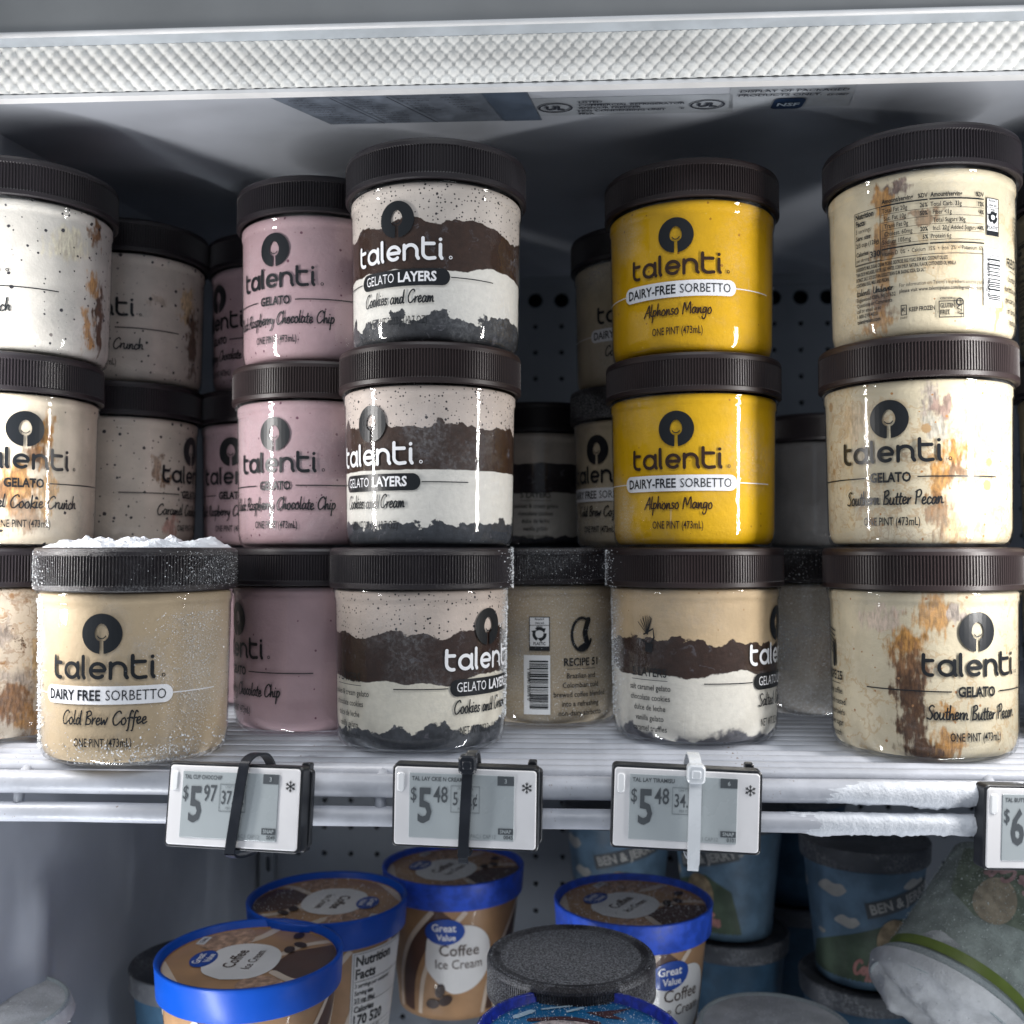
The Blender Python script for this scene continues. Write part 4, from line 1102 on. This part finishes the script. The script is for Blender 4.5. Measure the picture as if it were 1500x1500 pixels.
def zip_tie(t, dx, lean, m, label, head, tail, w=.0048):
    """closed strap round tag and rails, in the tag's own plane; a thing of its own"""
    e = empty('zip_tie', t.location, rot=tuple(t.rotation_euler)); tag(e, label, 'zip tie')
    hz = TH / 2
    path = [(-.0026, -hz - .0012), (-.0030, 0), (-.0028, hz - .002), (-.0006, hz + .0022), (.006, hz + .0042), (.016, hz + .0032), (.025, hz - .004), (.0275, 0), (.024, -hz - .001), (.012, -hz - .0035), (.002, -hz - .0030)]
    pts = catmull(path + [path[0]], 5)
    mb = MB(); n = len(pts); th = .0011
    for i, (y, z) in enumerate(pts):
        q0 = Vector(pts[(i - 1) % n]); q1 = Vector(pts[(i + 1) % n]); tt = (q1 - q0)
        tt = tt.normalized() if tt.length > 1e-9 else Vector((0, 1)); nn = Vector((tt.y, -tt.x)) * th / 2
        cx = dx + lean * z
        for sx, sn in ((-1, -1), (1, -1), (1, 1), (-1, 1)):
            mb.v.append((cx + sx * w / 2, y + nn.x * sn, z + nn.y * sn))
    for i in range(n - 1):
        for k in range(4):
            k2 = (k + 1) % 4; mb.f.append((i*4+k, i*4+k2, (i+1)*4+k2, (i+1)*4+k))
    mb.build('strap', m, e)
    if head:
        hx, hz0, hz1 = dx + lean * head, head - .0038, head + .0042
        slab(rrect(.0078, .0082, .0018), -.0068, -.0015, hx, head, .0008).build('head', m, e)
        slab(rrect(.0040, .0036, .0008), -.0074, -.0060, hx, head, .0004).build('pawl', m, e)
    if tail:
        zb = -hz - tail
        tm = MB(); pts2 = [(-.0036, head or hz), (-.0044, 0), (-.0040, -hz), (-.0030, zb + .002), (-.0018, zb)]
        for i, (y, z) in enumerate(catmull(pts2, 5)):
            cx = dx + lean * z; ww = w * (1 if z > zb + .003 else .9)
            for sx, oy in ((-1, -.0006), (1, -.0006), (1, .0006), (-1, .0006)): tm.v.append((cx + sx * ww / 2, y + oy, z))
        k4 = len(tm.v) // 4
        for i in range(k4 - 1):
            for k in range(4):
                k2 = (k + 1) % 4; tm.f.append((i*4+k, i*4+k2, (i+1)*4+k2, (i+1)*4+k))
        tm.f.append((k4*4-4, k4*4-3, k4*4-2, k4*4-1))
        tm.build('tail', m, e)
    return e
BLK = plain('tie_black', (0.012, 0.015, 0.022), 0.35, 0.5, var=.2, vscale=90)
NAT = plain('tie_natural', (0.74, 0.77, 0.80), 0.3, 0.5, .3, var=.05, vscale=90)
zip_tie(T1, .0035, .12, BLK, 'black band looped round the tilted left price tag', None, None, .0046)
zip_tie(T2, .0008, .04, BLK, 'black zip tie with square head round the middle price tag', .0200, .0055, .0046)
zip_tie(T3, .0034, .00, NAT, 'white zip tie with square head round the price tag at right', .0168, .0075, .0052)

# ------------------------------------------------------------------ lower shelf: coffee tubs
BLUE = plain('lid_blue', (0.001, 0.068, 0.44), 0.40, 0.35, 0, var=.08, vscale=30)
BLUE2 = plain('lid_blue_frosty', (0.02, 0.085, 0.58), 0.45, 0.5, var=.25, vscale=160)
TAN = plain('tub_tan', (0.40, 0.235, 0.12), 0.45, 0.4, .3, var=.15, vscale=40)
CHO = plain('tub_chocolate', (0.085, 0.042, 0.030), 0.45, 0.4, .3, var=.2, vscale=50)
CRE = plain('tub_cream', (0.62, 0.52, 0.42), 0.45, 0.4, .3, var=.08, vscale=50)
PAP = plain('tub_paper_white', (0.70, 0.70, 0.69), 0.45, 0.4, .2, var=.05, vscale=40)
OVB = plain('tub_oval_blue', (0.010, 0.060, 0.33), 0.4, 0.4, .3)
BEAN = plain('coffee_bean', (0.03, 0.014, 0.01), 0.4)
SCO = plain('scoop_print', (0.46, 0.30, 0.21), 0.6, 0.3, var=.45, vscale=220)
TXB = plain('tub_text_brown', (0.06, 0.035, 0.025), 0.5)
HT, RT = .100, .0525
def r_tub(z): return .0400 + z / .086 * .0100
TUB = lathe_mesh('tub_body', [(.0001, .003), (.036, .003), (.0385, 0), (.0400, 0), (.0405, .004)] + [(r_tub(z*.082/8), z*.082/8) for z in range(1, 9)] + [(.0495, .088), (.0495, .096)], 80, R=.046)
TLID = lathe_mesh('tub_lid', [(.0496, .0815), (.0520, .0812), (.0526, .0818), (.0536, .0975), (.0539, .0992), (.0536, .1000), (.0520, .1000), (.0514, .0994), (.0508, .0955), (.0500, .0950), (.0001, .0950)], 96)
TUB.materials.append(TAN); TLID.materials.append(BLUE)
tubf = lambda z: r_tub(max(0, z)) if z < .082 else .0496
def top_print(pr, name):                       # lies on the recessed lid panel
    return mesh_from(name, [(p[0], p[1], .0951 + p[2]) for p in pr.v], pr.f)
def clip_disc(pr, R):                          # trim artwork to the round panel
    bm = bmesh.new(); vs_ = [bm.verts.new(p) for p in pr.v]
    for q in pr.f:
        try: bm.faces.new([vs_[i] for i in q])
        except ValueError: pass
    for k in range(40):
        a = 2 * pi * k / 40
        bmesh.ops.bisect_plane(bm, geom=bm.verts[:] + bm.edges[:] + bm.faces[:], plane_co=(R*cos(a), R*sin(a), 0), plane_no=(cos(a), sin(a), 0), clear_outer=True, dist=1e-7)
    bm.verts.index_update(); out = Print(); out.v = [tuple(v.co) for v in bm.verts]; out.f = [tuple(v.index for v in f.verts) for f in bm.faces]; bm.free()
    return out
RP = .0498
def tub_top_art():
    A = []
    panel = Print().oval(RP, RP, 0, 0, 0, 0, 64); A.append(('lid_panel', top_print(panel, 'lid_panel'), TAN))
    for pts in ([(-.01,-.015),(.014,-.020),(.030,-.044),(.012,-.060),(-.02,-.056),(-.022,-.03)], [(-.06,.035),(-.03,.045),(-.01,.052),(-.03,.07),(-.06,.06)]):
        A.append(('chocolate_patch', top_print(clip_disc(Print().poly(pts, lift=1e-4), RP), 'p'), CHO))
    for k, (pts, w) in enumerate((([(.018,.02),(.034,.006),(.056,.0)], .006), ([(.010,-.016),(.026,-.026),(.038,-.050)], .005), ([(-.05,.02),(-.038,.030),(-.012,.05)], .006), ([(-.016,-.020),(-.026,-.036),(-.028,-.06)], .005))):
        A.append(('cream_swirl', top_print(clip_disc(Print().stroke(catmull(pts), w, lift=2e-4 + k * 1e-5), RP), 'p'), CRE))
    A.append(('scoop_picture', top_print(clip_disc(Print().oval(.021, .018, .030, .028, 3e-4, .4), RP), 'p'), SCO))
    A.append(('scoop_picture', top_print(clip_disc(Print().oval(.016, .013, -.036, -.020, 3.2e-4, .8), RP), 'p'), SCO))
    p = Print().poly(catmull([(-.030,.006),(-.022,.020),(-.004,.026),(.014,.022),(.022,.010),(.020,-.006),(.008,-.016),(-.012,-.018),(-.026,-.010),(-.030,.006)], 6)[:-1], lift=4e-4)
    A.append(('name_panel', top_print(p, 'p'), PAP))
    p = Print().oval(.0122, .0075, -.004, .0270, 6e-4, .1); A.append(('brand_oval', top_print(p, 'p'), OVB))
    p = Print().text('Great', .0046, -.0045, .0275, 'CENTER', .02, .9, 8e-4, .1).text('Value', .0040, -.0030, .0220, 'CENTER', .02, .9, 8e-4, .1)
    A.append(('brand_lettering', top_print(p, 'p'), WHITE))
    p = Print().text('Coffee', .0072, -.0015, .005, 'CENTER', .015, .9, 6e-4).text('Ice Cream', .0052, -.0012, -.0050, 'CENTER', .008, .85, 6e-4)
    A.append(('name_lettering', top_print(p, 'p'), TXB))
    for x, y, r in ((.016,-.018,.3),(.024,-.022,.9),(.038,-.016,.1)): A.append(('coffee_bean', top_print(Print().oval(.0052, .0032, x, y, 7e-4, r, 16), 'p'), BEAN))
    p = Print().rect(.016, .028, .036, .0415, 7e-4); A.append(('code_patch', top_print(p, 'p'), PAP))
    A.append(('code_lettering', top_print(Print().text('1346', .0030, .022, .0372, 'CENTER', .01, 1, 9e-4), 'p'), INK))
    return A
def tub_side_art():
    A = []; f = lambda n, p, b=.00015: (n, p.on_cone(n, tubf, b, .003), None)
    for u, w in ((-.030, .012), (.045, .016), (-.085, .016), (.10, .014)):
        p = Print().stroke(catmull([(u - .012, .004), (u - .008, .03), (u + .004, .056), (u + .022, .079)]), w, cap=False)
        A.append(('chocolate_band', p.on_cone('p', tubf, .00015, .003), CHO))
    for u in (-.040, -.018, .034, .058, -.098, -.070, .088, .114):
        p = Print().stroke(catmull([(u - .012, .003), (u - .007, .03), (u + .005, .056), (u + .024, .080)]), .0035, cap=False)
        A.append(('cream_swirl', p.on_cone('p', tubf, .0003, .003), CRE))
    blob = catmull([(-.022,.050),(-.018,.064),(-.002,.070),(.014,.068),(.024,.056),(.024,.036),(.014,.024),(-.002,.020),(-.014,.028),(-.022,.038),(-.022,.050)], 6)[:-1]
    A.append(('name_panel', Print().poly(blob).on_cone('p', tubf, .0005, .003), PAP))
    A.append(('brand_oval', Print().oval(.0135, .0095, -.008, .0655, 0, .08).on_cone('p', tubf, .0008, .003), OVB))
    A.append(('brand_lettering', Print().text('Great', .0052, -.0085, .0660, 'CENTER', .02, .9).text('Value', .0044, -.0070, .0595, 'CENTER', .02, .9).on_cone('p', tubf, .0011, .003), WHITE))
    A.append(('name_lettering', Print().text('Coffee', .0080, .002, .0480, 'CENTER', .005, .9).text('Ice Cream', .0066, .002, .0385, 'CENTER', 0, .85).on_cone('p', tubf, .0008, .003), TXB))
    for k, (u, v, r) in enumerate(((-.012,.022,1.2),(-.008,.015,.5),(-.018,.012,.2))): A.append(('coffee_bean', Print().oval(.0055, .0036, u, v, 0, r, 16).on_cone('p', tubf, .0008 + k*1e-4, .003), BEAN))
    # nutrition panel on the far side
    U = .105
    A.append(('nutrition_panel', Print().rect(U - .022, U + .022, .002, .078).on_cone('p', tubf, .0005, .003), PAP))
    q = Print().frame(U - .021, U + .021, .003, .077, .0003)
    q.text('Nutrition', .0062, U - .0195, .0690, 'LEFT', .03, .78).text('Facts', .0062, U - .0195, .0605, 'LEFT', .03, .78)
    for k, t in enumerate(('3 servings per container', 'Serving size', '2/3 cup (86g)')): q.text(t, .0028, U - .0195, .0545 - k*.0048, 'LEFT', .01 + .015*(k > 0), .7)
    q.text('Calories', .0038, U - .0195, .0385, 'LEFT', .03, .8); q.text('170 520', .0064, U - .0195, .0300, 'LEFT', .03, .8)
    for k in range(7):
        q.rect(U - .0200, U + .020, .0272 - k*.0034, .0274 - k*.0034)
        q.text('Total Fat 9g 12% 27g 35%', .0018, U - .0195, .0250 - k*.0034, 'LEFT', .01, .8)
    for y in (.0585, .0440): q.rect(U - .0200, U + .020, y, y + .0003)
    A.append(('nutrition_lettering', q.on_cone('p', tubf, .0008, .003), INK))
    return A
TOPA, SIDEA = tub_top_art(), tub_side_art()
FILM = plain('lid_frost_film', (0.62, 0.64, 0.66), 0.6, 0.4)
def coffee_tub(px, py, d, rz_top, rz_side, label, lid=BLUE, tilt=(0, 0), frost_n=0, full=True):
    p = P(px, py, d)
    x, y = p.x, p.y; th = atan2(-x, y)
    e = empty('ice_cream_tub', (x, y, p.z - HT), rot=(rad(tilt[0]), rad(tilt[1]), th + rad(rz_side)))
    tag(e, label, 'tub', 'blue-lidded coffee ice cream tubs')
    link('tub_body', TUB, e)
    l = link('lid', TLID, e)
    if lid is not BLUE: l.material_slots[0].link = 'OBJECT'; l.material_slots[0].material = lid
    for n, me, m in TOPA:
        o = link(n, me, l, m); o.rotation_euler.z = rad(rz_top - rz_side)
    for n, me, m in SIDEA: link(n, me, e, m)
    if frost_n:
        rng = random.Random(frost_n); mb = MB()
        for _ in range(frost_n):
            r = .0500 * sqrt(rng.random()); a = rng.uniform(0, 2*pi)
            crystal(mb, Vector((r*cos(a), r*sin(a), .0958)), rng.uniform(.0002, .0006), rng)
        mb.build('frost', FROST, e, kind='stuff')
    return e
coffee_tub(367, 1393, .600, 68, -14, 'coffee ice cream tub with clean blue lid, nearest, lower left', tilt=(0, 0))
coffee_tub(480, 1312, .695, -110, -88, 'coffee tub behind the nearest one, turned to its nutrition panel', frost_n=500)
coffee_tub(664, 1264, .780, 60, 3, 'coffee tub farthest back, under the middle price tag', BLUE2, frost_n=600)
coffee_tub(927, 1315, .700, 62, 40, 'coffee tub with frosty lid right of the grey-topped jar', BLUE2, frost_n=1600)

# frosted dark-lidded jar among the tubs
x, y = ground(835, .593)
LJ = jar('pecan', 835, .593, 0, 100, 'pecan_far', LIDFF, 'dark-lidded jar with frosted flat top among the blue-lidded tubs', z0=-.131 - H, group='gelato jars among the tubs')
fp = lathe_mesh('frost_cap', [(.0415, .0992), (.040, .0996), (.03, .0998), (.0001, .0998)], 60)
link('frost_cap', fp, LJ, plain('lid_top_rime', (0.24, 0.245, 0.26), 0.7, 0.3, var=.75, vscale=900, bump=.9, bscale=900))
rng = random.Random(8); mb = MB()
for _ in range(1500):
    r = .0418 * sqrt(rng.random()); a = rng.uniform(0, 2*pi)
    if r * sin(a) < -.024 and rng.random() < .75: continue
    crystal(mb, Vector((r*cos(a), r*sin(a), .0999)), rng.uniform(.0001, .0004), rng)
LJ.rotation_euler.z = 0
for _ in range(1100):
    a = rng.uniform(0, 2*pi); r = rng.gauss(.0452, .0006)
    crystal(mb, Vector((r*cos(a), r*sin(a), .1005)), rng.uniform(.0001, .0004), rng)
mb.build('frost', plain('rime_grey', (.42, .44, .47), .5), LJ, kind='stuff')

# blue picture tub at the bottom edge
p = P(848, 1512, .498)
BT = empty('ice_cream_tub', (p.x, p.y, p.z - HT), atan2(-p.x, p.y)); BT.scale = (.945, .945, 1)
tag(BT, 'blue picture tub with frosty dark blue rim at the bottom edge', 'tub')
link('tub_body', TUB, BT, plain('tub_blue_card', (.03, .12, .35), .45, .4, .3, var=.2, vscale=40)); l = link('lid', TLID, BT)
l.material_slots[0].link = 'OBJECT'; l.material_slots[0].material = plain('lid_royal_blue', (0.010, 0.035, 0.42), 0.4, 0.5, var=.4, vscale=260)
link('lid_panel', top_print(Print().oval(RP, RP, 0, 0, 0, 0, 64), 'p'), l, plain('panel_sky_blue', (.012, .17, .40), .35, .5, .4, var=.2, vscale=60))
q = Print().poly(catmull([(-.045,-.004),(-.020,.022),(.010,.020),(.020,.006),(.010,-.020),(-.03,-.02),(-.045,-.004)], 6)[:-1], lift=2e-4)
link('picture_scoop', top_print(clip_disc(q, RP), 'p'), l, plain('panel_scoop', (.50, .43, .42), .6, .3, var=.5, vscale=300))
q = Print().stroke(catmull([(-.026,.023),(-.006,.026),(.010,.021)]), .004, lift=4e-4).poly([(.004,.034),(.014,.036),(.030,.041),(.018,.032),(.026,.026),(.014,.028)], lift=3e-4)
link('picture_splash', top_print(clip_disc(q, RP), 'p'), l, plain('panel_brown', (.07, .025, .03), .5))
q = Print().poly(catmull([(.014,.012),(.030,.018),(.050,.010),(.050,-.01),(.02,-.01),(.014,.012)], 5)[:-1], lift=2.5e-4)
link('picture_wave', top_print(clip_disc(q, RP), 'p'), l, plain('panel_deep_blue', (.006, .05, .30), .4))
q = Print().stroke([(-.020,.036),(-.004,.041)], .0018, lift=5e-4).stroke([(-.006,.034),(.002,.039)], .0022, lift=5e-4).stroke([(-.034,.026),(-.026,.033)], .004, lift=5e-4)
link('picture_glint', top_print(clip_disc(q, RP), 'p'), l, plain('panel_pale', (.45, .62, .74), .5))
rng = random.Random(18); mb = MB()
for _ in range(900):
    r = .0505 * rng.random() ** .3; a = rng.uniform(.2, pi)
    crystal(mb, Vector((r*cos(a), r*sin(a), .0957 if r < .0505 else .1002)), rng.uniform(.0002, .0005), rng)
for _ in range(500):
    a = rng.uniform(0, 2*pi); r = .0527
    crystal(mb, Vector((r*cos(a), r*sin(a), .1001)), rng.uniform(.0001, .0004), rng)
mb.build('frost', FROST, BT, kind='stuff')

# ------------------------------------------------------------------ picture pints in the shade on the right
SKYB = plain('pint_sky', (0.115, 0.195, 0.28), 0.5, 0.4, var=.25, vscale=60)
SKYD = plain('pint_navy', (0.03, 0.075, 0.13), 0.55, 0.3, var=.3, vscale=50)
GRN = plain('pint_green', (0.075, 0.11, 0.075), 0.5, 0.4, var=.35, vscale=60)
CLD = plain('pint_cloud', (0.42, 0.42, 0.40), 0.55, var=.2, vscale=70)
SGN = plain('pint_sign', (0.07, 0.08, 0.09), 0.5)
PNK = plain('pint_pink', (0.42, 0.20, 0.18), 0.5, var=.3, vscale=120)
CKI = plain('pint_cookie', (0.35, 0.27, 0.17), 0.6, 0.3, var=.4, vscale=140)
PLID = lid_mat('pint_lid', (0.05, 0.055, 0.065), frost=.5, gs=500, rough=.6)
PFR = lid_mat('pint_frosted', (0.24, 0.28, 0.29), frost=.7, gs=700, rough=.6)
LIME = plain('pint_lime', (0.12, 0.17, 0.03), 0.5, var=.2, vscale=60)
def r_pint(z): return .0345 + z / .090 * .0095
PINT = lathe_mesh('pint_body', [(.0001, .002), (.032, .002), (.0335, 0), (.0350, .0005)] + [(r_pint(z*.088/8), z*.088/8) for z in range(1, 9)], 64, R=.04)
PLM = lathe_mesh('pint_lid', [(.0425, .086), (.0458, .0855), (.0464, .0865), (.0470, .0985), (.0464, .0995), (.0450, .0995), (.0442, .0975), (.0001, .0970)], 72)
PINT.materials.append(SKYB); PLM.materials.append(PLID)
pf = lambda z: r_pint(max(0, z))
def pint_art():
    A = []
    A.append(('green_hill', Print().poly([(-.055,.002),(-.040,.026),(-.015,.036),(.010,.045),(.030,.052),(.050,.040),(.060,.002)]).on_cone('p', pf, .0002, .003), GRN))
    for u, v, w in ((-.018,.070,.011),(-.008,.048,.009),(-.030,.036,.004),(.040,.075,.010),(-.055,.066,.010)):
        p = Print().poly([(x*w, y*w*.55) for x, y in catmull([(1,0),(.7,.7),(.2,.6),(-.3,.9),(-.8,.4),(-1,-.2),(-.4,-.6),(.1,-.9),(.6,-.7),(1,0)], 4)[:-1]], u, v)
        A.append(('cloud', p.on_cone('p', pf, .0002, .003), CLD))
    A.append(('name_sign', Print().poly([(.006,.052),(.056,.066),(.054,.078),(.004,.063)]).on_cone('p', pf, .0005, .003), SGN))
    A.append(('name_lettering', Print().text("BEN & JERRY'S", .0068, .0085, .0555, 'LEFT', .03, .85, 0, .27).on_cone('p', pf, .0008, .003), CLD))
    A.append(('cookie_picture', Print().oval(.012, .016, .024, .036).on_cone('p', pf, .0006, .003), CKI))
    p = Print().hand('Coffee Coffee', .005, .0022, .018, .012, slant=.2, fit=.045)
    A.append(('flavor_lettering', p.on_cone('p', pf, .0008, .003), PNK))
    return A
PA = pint_art()
def pint(loc, rot, label, body=SKYB, lid=PLID, art_=True):
    e = empty('picture_pint', loc, rot=rot); tag(e, label, 'pint', 'picture pints in the shade')
    b = link('pint_body', PINT, e); b.material_slots[0].link = 'OBJECT'; b.material_slots[0].material = body
    l = link('lid', PLM, e); l.material_slots[0].link = 'OBJECT'; l.material_slots[0].material = lid
    if art_:
        for n, me, m in PA: link(n, me, e, m)
    return e
def stack(px, d, zt, n, labels, rz, body=SKYB, arts=None):
    x, y = ground(px, d); th = atan2(-x, y)
    for k in range(n):
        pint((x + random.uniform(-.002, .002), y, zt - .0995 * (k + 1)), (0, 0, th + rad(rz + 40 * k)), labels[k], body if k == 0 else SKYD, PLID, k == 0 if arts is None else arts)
stack(1262, .770, -.1135, 2, ['sky-blue picture pint with clouds, upright below the frosty rail', 'dark pint carrying the sky-blue cloud pint'], -6)
stack(905, .865, -.1095, 2, ['shaded picture pint seen above the frosty coffee lid', 'dark pint below, hidden behind the frosty coffee tub'], -35)
stack(1062, .850, -.1095, 2, ['shaded pint with round picture just right of the white zip tie', 'dark pint at the bottom right of the frosty coffee tub'], -70)
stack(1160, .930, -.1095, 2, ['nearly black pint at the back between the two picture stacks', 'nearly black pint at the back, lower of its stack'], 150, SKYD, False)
# leaning frosted pint at the right
p = P(1425, 1400, .640)
LP = pint((0, 0, 0), (0, 0, 0), 'frost-covered picture pint tipped over at lower right, its lid heaped with snow', plain('pint_frosted_card', (.25, .29, .275), .7, .3, var=.28, vscale=70, bump=.5, bscale=500), PFR, False)
for n, me, m in PA:
    fm = {'green_hill': (.17, .205, .16), 'cloud': (.36, .38, .39), 'cookie_picture': (.33, .29, .22), 'flavor_lettering': (.40, .26, .26)}.get(n)
    if fm: link(n, me, LP, plain('frosted_' + n, fm, .7, .2, var=.3, vscale=150))
ax = (RGT * -.55 - UPV * .60 - FWD * .42).normalized(); yy = (FWD - ax * FWD.dot(ax)).normalized(); xx = yy.cross(ax)
M_ = Matrix((xx, yy, ax)).transposed().to_4x4(); M_.translation = P(1435, 1372, .640) - ax * .045
LP.matrix_world = M_
link('lime_band', lathe_mesh('p', [(r_pint(.077)+.0006, .077), (r_pint(.0835)+.0006, .0835)], 64), LP, LIME)
rng = random.Random(28); mb = MB()
for _ in range(3200):
    z = rng.uniform(.002, .076); a = rng.uniform(-pi, pi); r = r_pint(z) + .0008
    crystal(mb, Vector((r*sin(a), -r*cos(a), z)), rng.uniform(.0003, .0007), rng)
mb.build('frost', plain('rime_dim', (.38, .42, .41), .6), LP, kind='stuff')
# snow-capped tub in front of it and a grey frosted lid beside
def snow_tub(px, py, d, label, heap, on=None):
    p = P(px, py, d)
    e = on
    if not e:
        e = empty('snow_capped_pint', (p.x, p.y, p.z - .0995)); tag(e, label, 'pint')
        b = link('pint_body', PINT, e); b.material_slots[0].link = 'OBJECT'; b.material_slots[0].material = SKYD
        l = link('lid', PLM, e); l.material_slots[0].link = 'OBJECT'; l.material_slots[0].material = PFR
    mb = MB(); nr, na = 22, 72
    for i in range(nr + 1):
        for k in range(na):
            a = 2*pi*k/na; q = i/nr; r = .050*q
            x, y = r*cos(a), r*sin(a)
            h = heap * (.62 + .62*mnoise.noise(Vector((x*38 + px, y*38, 5))) + .16*mnoise.noise(Vector((x*130, y*130, 2))) + .05*mnoise.noise(Vector((x*500, y*500, 2))))
            mb.v.append((x, y, .0975 + max(0, h) * max(0, 1 - q**4) - (.006 if i == nr else 0)))
    for i in range(nr):
        for k in range(na):
            k2 = (k+1) % na; mb.f.append((i*na+k, i*na+k2, (i+1)*na+k2, (i+1)*na+k))
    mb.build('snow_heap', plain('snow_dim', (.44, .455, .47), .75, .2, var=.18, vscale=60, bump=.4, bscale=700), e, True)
    rg = random.Random(int(px) + 5); cm = MB(); nv = len(mb.v)
    for _ in range(1400):
        q = Vector(mb.v[rg.randrange(nv)]) + Vector((rg.uniform(-.001, .001), rg.uniform(-.001, .001), 0)); crystal(cm, q, rg.uniform(.0002, .0007), rg)
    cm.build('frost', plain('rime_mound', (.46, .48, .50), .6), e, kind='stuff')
    return e
snow_tub(1312, 1478, .600, '', .015, LP)
snow_tub(1135, 1500, .640, 'grey frosted lid at the bottom edge right of the coffee tub', .002)
snow_tub(-32, 1476, .570, 'pale icy container cut by the left edge at lower left', .0025)
x, y = ground(300, .72)
pint((x, y, -.2835), (0, 0, 1.2), 'dark pint in the corner behind the nearest coffee tub', SKYD, PLID, False)
